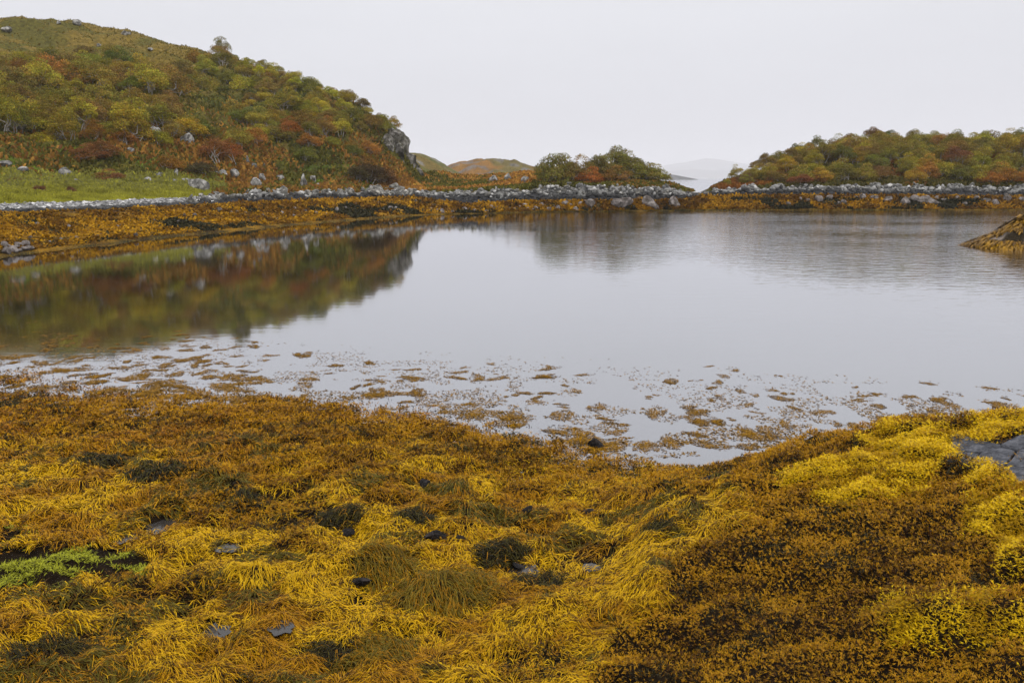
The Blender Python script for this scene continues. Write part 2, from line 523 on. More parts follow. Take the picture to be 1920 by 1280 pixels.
# ------------------------------------------------------------------ water and sea bed
def sheet(name, y0, y1, w, z, mat):
    me = bpy.data.meshes.new(name)
    me.from_pydata([(-w, y0, z), (w, y0, z), (w, y1, z), (-w, y1, z)], [], [(0, 1, 2, 3)])
    me.materials.append(mat)
    return link(name, me)
tag(sheet('water', -60, 12500, 9000, 0.0, M['water']), 'calm grey water of the bay and the sea beyond', kind='structure')
bedm, bednt, bedb = new_mat('sea_bed')
bednt.links.new(mix_rgb(bednt, noise(bednt, 0.3, 4), (0.012, 0.012, 0.006), (0.03, 0.028, 0.012)), bedb.inputs['Base Color'])
bedb.inputs['Roughness'].default_value = 1.0
tag(sheet('sea_bed', -70, 12500, 9000, -1.85, bedm), 'dark sea bed under the water', kind='structure')

# ------------------------------------------------------------------ far land: contour lines (photo column, row, metres away), interpolated
def Ywl(py): return float(at_z(960, py, 0.0)[1])
L = {}
wl_pts = [(-600, 640), (-300, 545), (0, 483), (200, 458), (400, 437), (600, 418), (800, 403), (1000, 398), (1280, 395), (1600, 394), (1920, 394), (2500, 394)]
L[1] = [(a, b, Ywl(b)) for a, b in wl_pts]
L[0] = [(a, None, Ywl(b) - 9) for a, b in wl_pts]                      # under water
L[2] = [(-600, 440, 29), (-300, 415, 37), (0, 400, 46), (200, 393, 53), (400, 383, 64), (600, 374, 78), (770, 369, 88), (870, 383, 85), (1000, 376, 88), (1100, 376, 88),
        (1280, 374, 90), (1320, 366, 93), (1500, 365, 94), (1700, 366, 94), (1920, 368, 94), (2500, 368, 94)]
L[3] = [(-600, 420, 32), (-300, 400, 40), (0, 386, 49.5), (200, 379, 57), (400, 371, 68), (600, 362, 82), (770, 359, 93), (870, 362, 92), (1000, 354, 92), (1150, 350, 91.5),
        (1280, 357, 92), (1310, 364, 95), (1345, 356, 95), (1500, 350, 97), (1700, 350, 98), (1920, 351, 98), (2500, 351, 98)]
L[4] = [(-600, 350, 48), (-300, 350, 54), (0, 346, 62), (150, 346, 66), (300, 346, 72), (450, 347, 79), (600, 350, 88), (760, 354, 98), (800, 357, 102), (870, 357, 100), (1000, 349, 95),
        (1150, 343, 94), (1260, 346, 94), (1285, 358, 94), (1310, 363, 97), (1350, 350, 97), (1420, 346, 99), (1550, 342, 100), (1920, 342, 100), (2500, 342, 100)]
L[5] = [(-600, 260, 60), (-300, 265, 66), (0, 272, 74), (300, 274, 85), (500, 280, 93), (640, 295, 99), (740, 318, 105), (790, 342, 112), (870, 350, 112), (1000, 342, 98),
        (1150, 338, 95.5), (1240, 342, 95.5), (1285, 358.5, 95.5), (1310, 363.5, 99), (1355, 345, 99), (1420, 334, 102), (1520, 316, 105), (1650, 312, 106), (1920, 312, 106), (2500, 312, 106)]
L[6] = [(-600, 140, 92), (-300, 150, 98), (0, 160, 106), (200, 165, 111), (350, 175, 114), (500, 195, 117), (620, 225, 117), (700, 255, 114), (738, 285, 110), (765, 318, 112), (800, 338, 122),
        (870, 342, 126), (1000, 334, 103), (1100, 332, 99), (1150, 332, 98), (1230, 340, 97.5), (1285, 359, 97), (1310, 364, 101), (1360, 340, 101), (1420, 326, 105), (1500, 305, 112), (1650, 293, 114), (1920, 293, 114), (2500, 293, 114)]
L[7] = [(-600, 30, 182), (-300, 25, 180), (0, 33, 175), (130, 38, 172), (240, 57, 168), (330, 83, 161), (420, 110, 155), (520, 140, 148), (600, 175, 141), (680, 210, 132), (728, 240, 122), (752, 278, 117), (775, 316, 116),
        (810, 330, 130), (870, 331, 138), (940, 327, 124), (1000, 325, 110), (1100, 327, 104), (1180, 329, 102), (1230, 340, 100), (1285, 359.5, 98.5), (1310, 364.5, 103), (1365, 338, 103), (1420, 322, 108), (1500, 300, 118), (1600, 286, 121), (1650, 283, 122), (1920, 282, 122), (2500, 282, 122)]
LT, LY, LZ = {}, {}, {}
for k, pts in L.items():
    t_, y_, z_ = [], [], []
    for (px, py, Y) in pts:
        if py is None:
            tx = float(ray(px, 480)[0]); z = -1.7
        else:
            tx, tz = ray(px, py); tx = float(tx); z = CAM_H + float(tz) * Y
        t_.append(tx); y_.append(Y); z_.append(z if k != 1 else 0.0)
    LT[k], LY[k], LZ[k] = map(np.array, (t_, y_, z_))
def ky(k, t):
    if k == 8: return np.interp(t, LT[7], LY[7] + 14)
    if k == 9: return np.interp(t, LT[7], LY[7] + 60)
    return np.interp(t, LT[k], LY[k])
def kz(k, t):
    if k == 8: return np.interp(t, LT[7], np.maximum(LZ[7] - 3.0, -1.0))
    if k == 9: return np.interp(t, LT[7], np.full(len(LT[7]), -2.0))
    return np.interp(t, LT[k], LZ[k])
def band(x, y):
    """position between the contour lines: 1 = waterline, 2 = top of weed, 3 = top of stones, 4 = foot of slope, 7 = crest"""
    t = np.asarray(x) / y
    b = np.zeros(np.shape(t))
    for k in range(0, 9):
        y0, y1 = ky(k, t), ky(k + 1, t)
        b = np.where((y >= y0) & (y < y1), k + (y - y0) / np.maximum(y1 - y0, 1e-3), b)
    return np.where(y >= ky(9, t), 9.0, b)
def land_h(x, y, rough=True):
    t = np.asarray(x) / y
    z = np.full(np.shape(t), -2.3)
    for k in range(0, 9):
        y0, y1 = ky(k, t), ky(k + 1, t)
        f = (y - y0) / np.maximum(y1 - y0, 1e-3)
        zz = kz(k, t) * (1 - f) + kz(k + 1, t) * f
        z = np.where((y >= y0) & (y < y1), zz, z)
    if rough:
        b = band(x, y)
        tide = sst(1.0, 1.12, b) * (1 - sst(1.9, 2.1, b))
        z = z + tide * ((fbm(x * 0.9, y * 0.9, 41, 3) - 0.5) * 0.30 + (fbm(x * 2.5, y * 2.5, 43, 2) - 0.45) * 0.22)
        stn = sst(2.0, 2.2, b) * (1 - sst(3.1, 3.5, b)) * sst(-0.40, -0.36, t)
        z = z + stn * (np.abs(fbm(x * 0.8, y * 0.8, 47, 4) - 0.5) * 2.4 - 0.25) * 1.0
        hill = sst(4.0, 5.0, b) * (1 - sst(6.6, 7.2, b))
        big = sst(-0.04, -0.16, t) * 1.0 + 0.25
        z = z + hill * big * ((fbm(x * 0.09, y * 0.09, 51, 3) - 0.5) * 5.0 + (fbm(x * 0.35, y * 0.35, 53, 2) - 0.5) * 1.6)
        z = z + sst(6.9, 7.0, b) * (1 - sst(7.0, 8.0, b)) * (fbm(x * 0.2, y * 0.2, 57, 3) - 0.5) * 1.2
    return z
LS = 0.65
lx = np.arange(-125, 95, LS); ly = np.arange(20, 205, LS)
LX, LYY = np.meshgrid(lx, ly)
LH = land_h(LX, LYY)
LB = band(LX, LYY)
far_h = lambda x, y: bil(LH, x, y, -125, 20, LS)
Tt = LX / LYY
def lerp3(a, b, f):
    return np.asarray(a) * (1 - f[..., None]) + np.asarray(b) * f[..., None]
def land_col(x, y, b):
    """what grows or lies on the ground: weed, black stones, grey stones, grass, heather and bracken"""
    t = x / y
    n_a = fbm(x * 0.7, y * 0.7, 61, 4); n_b = fbm(x * 0.22, y * 0.22, 67, 4); n_c = fbm(x * 0.1, y * 0.1, 71, 3)
    weed = lerp3((0.055, 0.030, 0.008), (0.24, 0.125, 0.012), sst(0.35, 0.65, n_a))
    weed = lerp3(weed, (0.028, 0.027, 0.012), sst(0.56, 0.68, n_b))
    stone = lerp3((0.04, 0.04, 0.038), (0.20, 0.197, 0.185), sst(0.4, 0.62, n_a))
    grass = lerp3((0.12, 0.13, 0.02), (0.22, 0.24, 0.028), sst(0.4, 0.6, n_a))
    hill = lerp3((0.050, 0.055, 0.014), (0.115, 0.085, 0.020), sst(0.38, 0.62, n_b))
    hill = lerp3(hill, (0.15, 0.07, 0.016), sst(0.60, 0.72, n_c) * 0.3)
    moor = lerp3((0.085, 0.075, 0.016), (0.15, 0.105, 0.022), sst(0.4, 0.6, n_b))
    up = sst(5.9, 6.4, b) * sst(-0.28, -0.42, t)
    hill = lerp3(hill, moor, up)
    c = weed
    c = np.where((b > 1.93)[..., None], np.array((0.03, 0.03, 0.032)), c)
    c = np.where((b + 0.5 * (n_a - .5) > np.where(t < -0.36, 2.25, 2.52))[..., None], stone, c)
    grassy = sst(-0.36, -0.48, t)
    c = np.where((b > 2.98)[..., None], lerp3(hill, grass, np.maximum(grassy, 0.25 * (t < -0.12))), c)
    c = np.where((b > 4.15)[..., None], hill, c)
    c = np.where((b < 1.02)[..., None], np.array((0.035, 0.03, 0.012)), c)
    return c
LC = land_col(LX, LYY, LB)
m_all = (LH > -2.0) & (np.abs(Tt) < 0.95)
m_hill = m_all & (Tt < 0.02); m_islet = m_all & (Tt >= 0.0) & (Tt < 0.245); m_isl = m_all & (Tt >= 0.227)
for nm, k, lab in (('hill', m_hill, 'autumn-coloured hillside and weedy shore on the left side of the bay'),
                   ('islet', m_islet, 'low rocky point with bushes in the middle of the far shore'),
                   ('island', m_isl, 'wooded island ground on the right side of the far shore')):
    dz = {'hill': 0.0, 'islet': -0.012, 'island': -0.024}[nm]
    tag(link(nm, grid_mesh(nm, LX, LYY, LH + dz, LC, M['land'], keep=k)), lab, kind='structure')
def land_at(px, py):
    x, y = march(px, py, far_h, 30, 200, 900)
    return x, y, float(far_h(np.array([x]), np.array([y]))[0])

# ------------------------------------------------------------------ hills beyond
def far_ridge(name, sky, Y, half, label, cols, rockcol, freq, amp, n_y=60):
    sk = [at_y(a, b, Y) for a, b in sky]
    sx = np.array([float(s[0]) for s in sk]); sz = np.array([float(s[2]) for s in sk])
    xs = np.linspace(sx[0], sx[-1], 220); v = np.linspace(-1, 1, n_y)
    X, V = np.meshgrid(xs, v)
    top = np.interp(X, sx, sz)
    Yy = Y + V * half
    Z = (top + 2) * np.cos(V * math.pi / 2) ** 0.8 - 2
    Z = Z + (fbm(X * freq, Yy * freq, 81, 4) - 0.5) * amp * (1 - 0.6 * np.exp(-(V * 4) ** 2)) * np.clip(top / top.max(), 0, 1)
    Z = Z + (np.abs(fbm(X * freq * 4, Yy * freq * 4, 82, 4) - 0.5) - .1) * amp * 1.1 * (1 - 0.8 * np.exp(-(V * 4) ** 2)) * np.clip(top / top.max(), 0, 1)
    n = fbm(X * freq * 2, Yy * freq * 2, 83, 4)
    c = lerp3(cols[0], cols[1], sst(0.4, 0.6, n))
    c = lerp3(c, rockcol, sst(0.60, 0.68, fbm(X * freq * 6, Yy * freq * 6, 87, 4)) * 0.9)
    c = c * (0.6 + 0.8 * fbm(X * freq * 12, Yy * freq * 12, 89, 3))[..., None]
    tag(link(name, grid_mesh(name, X, Yy, Z, c, M['land'])), label, kind='structure')
far_ridge('hill', ((715, 300), (760, 283), (790, 287), (815, 296), (835, 310), (860, 324), (890, 334)), 300, 70,
          'grey-green craggy hill behind the end of the left hillside', ((0.085, 0.085, 0.02), (0.12, 0.085, 0.02)), (0.16, 0.155, 0.14), 0.03, 5)
far_ridge('hill', ((815, 330), (840, 312), (870, 303), (905, 300), (950, 304), (985, 310), (1010, 318), (1045, 332)), 450, 80,
          'low brown moorland hill on the skyline left of the bushy point', ((0.11, 0.085, 0.02), (0.18, 0.09, 0.02)), (0.13, 0.12, 0.11), 0.025, 6)
far_ridge('islet', ((1235, 336), (1258, 327), (1270, 329), (1285, 332), (1306, 336)), 1800, 30,
          'tiny dark islet low on the sea in the gap', ((0.03, 0.03, 0.025), (0.05, 0.05, 0.04)), (0.08, 0.08, 0.08), 0.02, 2)
far_ridge('mountain', ((700, 330), (900, 325), (1100, 320), (1215, 316), (1240, 312), (1290, 304), (1325, 297), (1350, 301), (1390, 307), (1480, 312), (1600, 318), (1800, 330)), 10800, 1000,
          'faint grey mountain in the mist beyond the sea', ((0.06, 0.065, 0.06), (0.08, 0.075, 0.06)), (0.12, 0.12, 0.12), 0.0008, 60)
far_ridge('mountain', ((800, 333), (1100, 326), (1240, 321), (1300, 318), (1390, 322), (1500, 320), (1700, 333)), 9000, 700,
          'low misty coast under the faint mountain', ((0.05, 0.055, 0.045), (0.07, 0.065, 0.05)), (0.1, 0.1, 0.1), 0.001, 30)

# ================================================================== ROCKS
def rock_proto(seed, sub=3, cuts=9, rough=0.14, blocky=0.55):
    r = np.random.default_rng(seed)
    bm = bmesh.new()
    bmesh.ops.create_icosphere(bm, subdivisions=sub, radius=1.0)
    v = np.array([x.co[:] for x in bm.verts])
    for _ in range(cuts):
        n = r.normal(size=3); n /= np.linalg.norm(n)
        d = r.uniform(blocky, 0.9)
        e = np.maximum(v @ n - d, 0)
        v -= e[:, None] * n * 0.93
    o1 = r.uniform(0, 50)
    rad = 1 + rough * 2 * (fbm(v[:, 0] * 2 + o1 + v[:, 2], v[:, 1] * 2 + v[:, 2] * 1.3, seed, 3) - 0.5)
    v *= rad[:, None]
    for i, x in enumerate(bm.verts):
        x.co = v[i]
    me = bpy.data.meshes.new('rock')
    bm.to_mesh(me); bm.free()
    return me
ROCKS = [rock_proto(100 + i) for i in range(7)]
SPIKES = [rock_proto(140 + i, cuts=16, blocky=0.3, rough=0.4) for i in range(7)]
_mats = {}
def rock_mesh(kind, i, mat):
    src = (ROCKS if kind == 'r' else SPIKES)
    i %= len(src)
    if (kind, i, mat) not in _mats:
        me = src[i].copy(); me.materials.clear(); me.materials.append(M[mat]); _mats[(kind, i, mat)] = me
    return _mats[(kind, i, mat)]
def put_rock(name, x, y, z, s, mat, label, group=None, kind='r', sink=0.3, rz=None, tilt=0.25):
    o = link(name, rock_mesh(kind, random.randrange(20), mat))
    o.location = (x, y, z + s[2] * (1 - 2 * sink))
    o.rotation_euler = (random.uniform(-tilt, tilt), random.uniform(-tilt, tilt), random.uniform(0, 6.28) if rz is None else rz)
    o.scale = s
    return tag(o, label, 'rock', group)
def band_point(px, b):
    """ground point in photo column px at contour position b"""
    t = float(ray(px, 350)[0]); k = int(b)
    y0, y1 = float(ky(k, t)), float(ky(k + 1, t))
    y = y0 + (b - k) * (y1 - y0)
    x = t * y
    return x, y, float(far_h(np.array([x]), np.array([y]))[0])

LM = [(157, 120, 'the crimson tree'), (490, 130, 'the bright yellow tree'), (551, 152, 'the lemon-green tree'), (545, 240, 'the rust-red tree'), (745, 275, 'the cliff'), (110, 262, 'the square pale rock'),
      (352, 265, 'the square grey crag'), (145, 48, 'the white hilltop boulder'), (412, 285, 'the red-orange tree'), (690, 330, 'the dark rounded bush'), (470, 192, 'the pale open-slope rock'), (275, 345, 'the round meadow boulder'),
      (570, 345, 'the tall pinnacle'), (372, 354, 'the big grey boulder'), (492, 336, 'the tall white rock'), (1052, 315, 'the big olive bush'), (1150, 295, 'the tallest bush'), (1243, 330, 'the broad right-hand bush'), (940, 342, 'the grey boulder pair'),
      (1165, 384, 'the broad ribbed rock face'), (1340, 356, 'the island tip'), (1515, 340, 'the red-brown bushes'), (1735, 382, 'the largest pinkish rock'), (1785, 290, 'the reddish brown tree'), (1850, 335, 'the bright orange bush'), (1650, 240, 'the island crest'),
      (1910, 300, 'the right picture edge'), (0, 300, 'the left picture edge'), (30, 465, 'the stone heap'), (1880, 440, 'the weedy skerry'), (1122, 840, 'the dark pointed stone'), (1700, 795, 'the outcrop crest'), (0, 700, 'the left end of the waterline'), (1910, 735, 'the right end of the shallows'),
      (600, 750, 'the middle of the left waterline'), (900, 660, 'the open water'), (1320, 880, 'the foot of the outcrop')]
_seen = {}
def rel(base, px, py):
    """say which one: where it stands from the nearest thing one can find"""
    best = sorted((abs(a - px) + 1.6 * abs(b - py), a, b, nm) for a, b, nm in LM)
    for d, a, b, nm in best[:3]:
        dx, dy = px - a, py - b
        if abs(dy) * 1.8 > abs(dx) * 2: w = 'straight above' if dy < 0 else 'straight below'
        elif abs(dy) * 1.8 > abs(dx) * .5: w = ('up' if dy < 0 else 'down') + (' left of' if dx < 0 else ' right of')
        else: w = 'left of' if dx < 0 else 'right of'
        near = 'just ' if d < 30 else ('' if d < 75 else 'well ')
        lab = '%s %s%s %s' % (base, near, w, nm)
        if lab not in _seen: break
    _seen[lab] = 1
    return lab
# pale lichened rocks above the tide line
def rock_band(n, x0, x1, blo, bhi, smin, smax, name, mat, label, group, kind='s', bias=None, tall=1.0, sink=0.3):
    for i in range(n):
        px = x0 + (x1 - x0) * (i + random.random()) / n
        b = random.uniform(blo, bhi)
        x, y, z = band_point(px, b)
        s = smin + (smax - smin) * random.random() ** 1.8
        put_rock(name, x, y, z, (s * random.uniform(0.9, 1.5), s * random.uniform(0.7, 1.1), s * random.uniform(0.6, 1.25) * tall), mat, rel(label, *(float(v) for v in proj(x, y, z))), group, kind, sink)
rock_band(110, 350, 775, 2.25, 3.1, .18, .55, 'shore_rock', 'rock_pale', 'pale jagged shore rock', 'pale rocks under the left hillside', tall=1.15)
rock_band(24, 690, 775, 2.2, 3.3, .3, .7, 'shore_rock', 'rock_pale', 'black-footed pale rock', 'rocks at the right end of the left band', tall=1.2)
rock_band(85, 868, 1290, 2.5, 3.02, .16, .40, 'point_rock', 'rock_pale', 'pale rock round the bushy point', 'pale rocks round the bushy point', tall=1.0)
rock_band(110, 1330, 2010, 2.45, 3.0, .16, .40, 'island_rock', 'rock_pale', 'pale rock along the island', 'pale rocks along the island')
rock_band(10, 1300, 1350, 2.0, 2.9, .25, .5, 'island_rock', 'rock_pale', 'low pale rock', 'low rocks at the island tip', sink=0.45)
# rocks between the tides
rock_band(30, 1480, 1990, 1.35, 1.85, .2, .55, 'tide_rock', 'rock_pink', 'pinkish barnacled rock', 'tide rocks below the island', kind='r')
rock_band(16, 960, 1090, 1.1, 1.7, .15, .36, 'tide_rock', 'rock_pink', 'grey barnacled rock', 'tide rocks below the bushy point', kind='r')
rock_band(18, 800, 960, 1.1, 1.6, .12, .3, 'tide_rock', 'rock_pink', 'grey stone in weed', 'stones at the head of the bay', kind='r')
rock_band(34, 360, 790, 1.25, 1.75, .08, .22, 'tide_rock', 'rock_pink', 'small stone in golden weed', 'stones on the left shore', kind='r', sink=0.25)
rock_band(16, 30, 360, 1.1, 1.7, .07, .16, 'tide_rock', 'rock_pink', 'small grey stone in weed', 'stones on the near left shore', kind='r', sink=0.25)
rock_band(11, -10, 42, 1.03, 1.2, .14, .26, 'tide_rock', 'rock_pink', 'rounded stone by the water', 'stone heap at the left edge', kind='r', sink=0.15)
# the ribbed pale rock faces at the water under the bushes
for (px, b, s, lab) in ((1165, 1.42, (1.6, .9, 1.15), 'broad ribbed pinkish rock face at the water below the bushes'),
                        (1215, 1.45, (1.3, .9, 1.1), 'ribbed pinkish rock face right of the broad one below the bushes'),
                        (1262, 1.5, (1.1, .8, 1.05), 'narrow ribbed rock face at the right end of the bushy point'),
                        (1110, 1.6, (1.1, .8, .9), 'dark cracked rock face left of the broad ribbed one'),
                        (1735, 1.5, (1.9, .9, .85), 'largest pinkish rock face at the foot of the wooded island')):
    x, y, z = band_point(px, b)
    put_rock('crag', x, y, z, s, 'rock_pink', lab, None, 's', 0.38, rz=random.uniform(-.3, .3), tilt=0.08)
# grey boulders among the bushes of the point
for (px, py, s, lab) in ((925, 343, (.9, .6, .75), 'grey boulder left of the bushes on the point'), (952, 341, (.7, .6, .8), 'second grey boulder at the left foot of the bushes'),
                         (985, 343, (.55, .5, .6), 'small grey boulder under the left bush'), (1170, 341, (1.2, .8, .8), 'wide pale boulder under the right-hand bushes'),
                         (1195, 339, (1.0, .7, .7), 'pale boulder between the right-hand bushes'), (1268, 345, (.8, .6, .8), 'pale boulder at the right tip of the bushy point')):
    x, y, z = land_at(px, py)
    put_rock('boulder', x, y, z, s, 'rock_hill', lab, None, 'r', 0.3)
# boulders on the left hillside, each as seen
HB = [(122, 330, .8, .6, 'pale boulder at the foot of the hill above the green meadow'), (142, 345, .45, .35, 'small pale boulder just below a larger one above the meadow'),
      (275, 348, .95, .6, 'rounded grey boulder at the right end of the meadow'), (300, 336, .6, .5, 'leaning pale rock above the rounded meadow boulder'), (330, 332, .55, .6, 'upright pale rock above the rounded meadow boulder'),
      (328, 349, .6, .5, 'pale rock between meadow boulder and shore rocks'), (345, 343, .6, .4, 'flat pale rock at the top left end of the shore rocks'), (372, 357, 1.3, .9, 'big grey boulder at the left end of the shore rocks'),
      (420, 330, .6, .5, 'pale jagged rock left in the row above the shore rocks'), (440, 333, .8, .7, 'large jagged rock right in the row above the shore rocks'), (405, 328, .4, .4, 'small white rock at the left end of the upper row'),
      (465, 308, .5, .7, 'white rock standing alone in dark scrub on the lower slope'), (478, 318, .45, .7, 'upright white rock just below another in dark scrub'), (497, 316, .3, .5, 'small white spike of rock right of two upright ones'),
      (492, 340, .7, .9, 'tall white rock above the middle of the shore rocks'), (478, 352, .8, .8, 'blocky pale rock in the middle of the shore rocks'), (527, 338, .6, .5, 'pale rocks in grass right of the tall white rock'),
      (570, 352, .8, 1.2, 'tall pale pinnacle at the right part of the shore rocks'), (588, 342, .7, .8, 'pale leaning rock behind the tall pinnacle'), (597, 352, .5, .6, 'small pale rock right of the tall pinnacle'),
      (110, 265, .9, .7, 'square pale rock among thin trunks on the left slope'), (352, 268, 1.1, .8, 'square grey crag in the trees mid slope'), (245, 285, .5, .4, 'small pale stone in rusty bracken on the lower slope'),
      (35, 240, 1.4, 1.0, 'grey crag behind trunks at the left edge'), (90, 205, 1.2, .8, 'pale crag in the trees high on the left'), (290, 258, 1.0, .9, 'grey crag behind thin trunks'), (330, 252, .8, .8, 'narrow grey crag right of another behind trunks'),
      (508, 262, .7, .9, 'grey rock between autumn trees on the mid slope'), (470, 192, .6, .5, 'pale rock on the open middle slope'), (215, 232, .8, .5, 'grey rock showing in the thick of the trees'),
      (145, 48, 1.1, .8, 'white boulder near the top of the hill'), (110, 48, .6, .5, 'small white boulder left of another near the hilltop'), (12, 60, 1.3, .7, 'grey ledge near the hilltop at the left edge'),
      (233, 67, .9, .6, 'pale boulder on the upper slope near the skyline'), (243, 66, .5, .5, 'small pale boulder touching another near the skyline'), (290, 72, .8, .6, 'pale boulder right on the upper slope below the skyline'),
      (186, 88, .7, .5, 'pale rock below the moor edge on the upper slope'), (282, 95, .8, .4, 'flat pale rock in the scrub edge of the upper slope'), (5, 312, .9, .4, 'flat white rock at the left edge of the lower slope'), (42, 326, .8, .5, 'low pale rock on the lower slope near the left edge')]
for (px, py, a, b, lab) in HB:
    x, y, z = land_at(px, py)
    put_rock('boulder', x, y, z, (a * .78, a * .6, b * .82), 'rock_hill', lab, None, 's' if b > a else 'r', 0.25, tilt=.2)
# cliff at the end of the hill
for i, (px, py, s) in enumerate(((733, 262, (2.0, 1.6, 3.2)), (748, 268, (1.7, 1.6, 3.6)), (758, 284, (1.6, 1.5, 3.0)), (745, 292, (2.2, 1.2, 2.4)), (766, 300, (1.6, 1.4, 2.2)), (728, 280, (2.3, 1.1, 2.2)), (778, 314, (1.5, 1.2, 1.5)), (741, 246, (1.3, 1.2, 1.8)), (720, 268, (1.4, 1.0, 1.6)))):
    x, y, z = land_at(px, py)
    put_rock('cliff_rock', x, y + 0.2, z - 0.3, (s[0] * 1.0, s[1] * .9, s[2] * .95), 'rock_cliff', 'grey rock buttress of the cliff where the left hill drops away', 'buttresses of the cliff', 's', 0.45, tilt=0.1)

# shingle bank below the meadow: countless pebbles
def pebbles():
    r = RNG
    n = 4800
    px = r.uniform(-60, 420, n); bb = 2.02 + 0.98 * r.random(n) ** 0.8
    t = ray(px, 385)[0]
    y0, y1 = ky(2, t), ky(3, t)
    y = y0 + (bb - 2) * (y1 - y0); x = t * y
    z = far_h(x, y)
    ico = bmesh.new(); bmesh.ops.create_icosphere(ico, subdivisions=1, radius=1)
    v0 = np.array([v.co[:] for v in ico.verts]); f0 = np.array([[v.index for v in f.verts] for f in ico.faces]); ico.free()
    s = 0.05 + 0.13 * r.random(n) ** 2
    sc3 = np.stack([s * r.uniform(.9, 1.5, n), s * r.uniform(.8, 1.2, n), s * r.uniform(.5, .9, n)], -1)
    V = v0[None] * sc3[:, None] * (1 + 0.18 * r.normal(size=(n, len(v0), 1)))
    V += np.stack([x, y, z + 0.35 * s], -1)[:, None]
    T = f0[None] + (np.arange(n) * len(v0))[:, None, None]
    g = r.uniform(0.07, 0.34, n) * np.where(bb < 2.3, 0.25, 1.0)
    g = np.where((r.random(n) < 0.10) & (bb > 2.3), 0.62, g)
    C = np.repeat((g[:, None] * np.array([1.0, 0.985, 0.96]))[:, None], len(v0), 1)
    me = mesh_np('shingle', V.reshape(-1, 3), None, T.reshape(-1, 3), C.reshape(-1, 3), M['pebble'])
    tag(link('shingle', me), 'bank of grey and white pebbles below the green meadow', kind='stuff')
pebbles()

def rubble():
    r = RNG
    n = 3600
    px = r.uniform(370, 2000, n); bb = 2.12 + 0.95 * r.random(n)
    t = ray(px, 365)[0]
    y = ky(2, t) + (bb - 2) * (ky(3, t) - ky(2, t)); x = t * y
    z = far_h(x, y)
    ico = bmesh.new(); bmesh.ops.create_icosphere(ico, subdivisions=1, radius=1)
    v0 = np.array([v.co[:] for v in ico.verts]); f0 = np.array([[v.index for v in f.verts] for f in ico.faces]); ico.free()
    s = 0.07 + 0.20 * r.random(n) ** 2
    V = v0[None] * np.stack([s * r.uniform(.9, 1.5, n), s * r.uniform(.8, 1.2, n), s * r.uniform(.6, 1.2, n)], -1)[:, None] * (1 + 0.24 * r.normal(size=(n, len(v0), 1)))
    V += np.stack([x, y, z + 0.3 * s], -1)[:, None]
    T = f0[None] + (np.arange(n) * len(v0))[:, None, None]
    g = r.uniform(0.05, 0.30, n); g = np.where(r.random(n) < .08, .46, g)
    g = np.where(bb + r.normal(size=n) * .08 < 2.48, r.uniform(.015, .05, n), g)
    C = np.repeat((g[:, None] * np.array([1.0, 0.98, 0.93]))[:, None], len(v0), 1)
    tag(link('rubble', mesh_np('rubble', V.reshape(-1, 3), None, T.reshape(-1, 3), C.reshape(-1, 3), M['pebble'])), 'black and pale broken stones between the larger shore rocks', kind='stuff')
rubble()

# skerry at the right edge
def skerry():
    root = bpy.data.objects.new('skerry', None); COL.objects.link(root)
    x0, y0, _ = (float(v) for v in at_z(1945, 462, 0.0))
    root.location = (x0, y0, 0)
    tag(root, 'rock hung with golden weed standing out of the water at the right edge', 'rock')
    n = 70
    U, V = np.meshgrid(np.linspace(-1, 1, n), np.linspace(-1, 1, n))
    X, Y = U * 3.9, V * 2.6
    rr = np.sqrt(U ** 2 + V ** 2)
    Z = 2.0 * np.clip(1 - rr ** 1.7, -0.3, 1) * (0.8 + 0.4 * np.clip(U, -1, 1)) + (fbm(X * 1.1 + 4, Y * 1.1, 91, 4) - 0.5) * 1.3 * np.clip(1.15 - rr, 0, 1) - 0.12
    c = lerp3((0.03, 0.022, 0.012), (0.17, 0.14, 0.115), sst(0.5, 0.66, fbm(X * 1.5, Y * 1.5, 93)))
    link('rock_body', grid_mesh('rock_body', X, Y, Z, c, M['land'], keep=Z > -0.7), root)
    m = 14000
    u = RNG.uniform(-1, 1, m); v = RNG.uniform(-1, 1, m)
    px_, py_ = u * 3.9, v * 2.6
    zz = bil(Z, px_, py_, -3.9, -2.6, None) if False else np.array([Z[int((b + 1) / 2 * (n - 1)), int((a + 1) / 2 * (n - 1))] for a, b in zip(u, v)])
    w = fbm(px_ * 0.9, py_ * 0.9, 95)
    k = (zz > -0.05) & ((w > 0.36) | (zz < 0.35))
    px_, py_, zz, w = px_[k], py_[k], zz[k], w[k]
    d = np.stack([px_, py_ * 1.3], -1); d /= np.linalg.norm(d, axis=1)[:, None] + 1e-6
    d += RNG.normal(size=d.shape) * 0.35
    L_ = RNG.uniform(.15, .34, len(px_)); wd = RNG.uniform(.025, .045, len(px_))
    base = np.stack([px_, py_, zz + 0.05], -1)
    tip = base + np.stack([d[:, 0] * L_, d[:, 1] * L_, -0.45 * L_], -1)
    mid = (base + tip) / 2 + np.array([0, 0, 0.09])
    side = np.stack([-d[:, 1] * wd, d[:, 0] * wd, 0 * wd], -1)
    vs = np.stack([base - side, base + side, mid - side, mid + side, tip - side * .5, tip + side * .5], 1)
    i = np.arange(len(px_))[:, None] * 6
    q = np.concatenate([i + np.array([0, 1, 3, 2]), i + np.array([2, 3, 5, 4])])
    cc = lerp3((0.06, 0.03, 0.008), (0.34, 0.18, 0.012), np.clip(RNG.random(len(px_)) * .8 + .4 * sst(.4, .6, w), 0, 1))
    o = link('seaweed', mesh_np('seaweed', vs.reshape(-1, 3), q, None, np.repeat(cc, 6, 0), M['weed']), root)
    o['kind'] = 'stuff'
skerry()

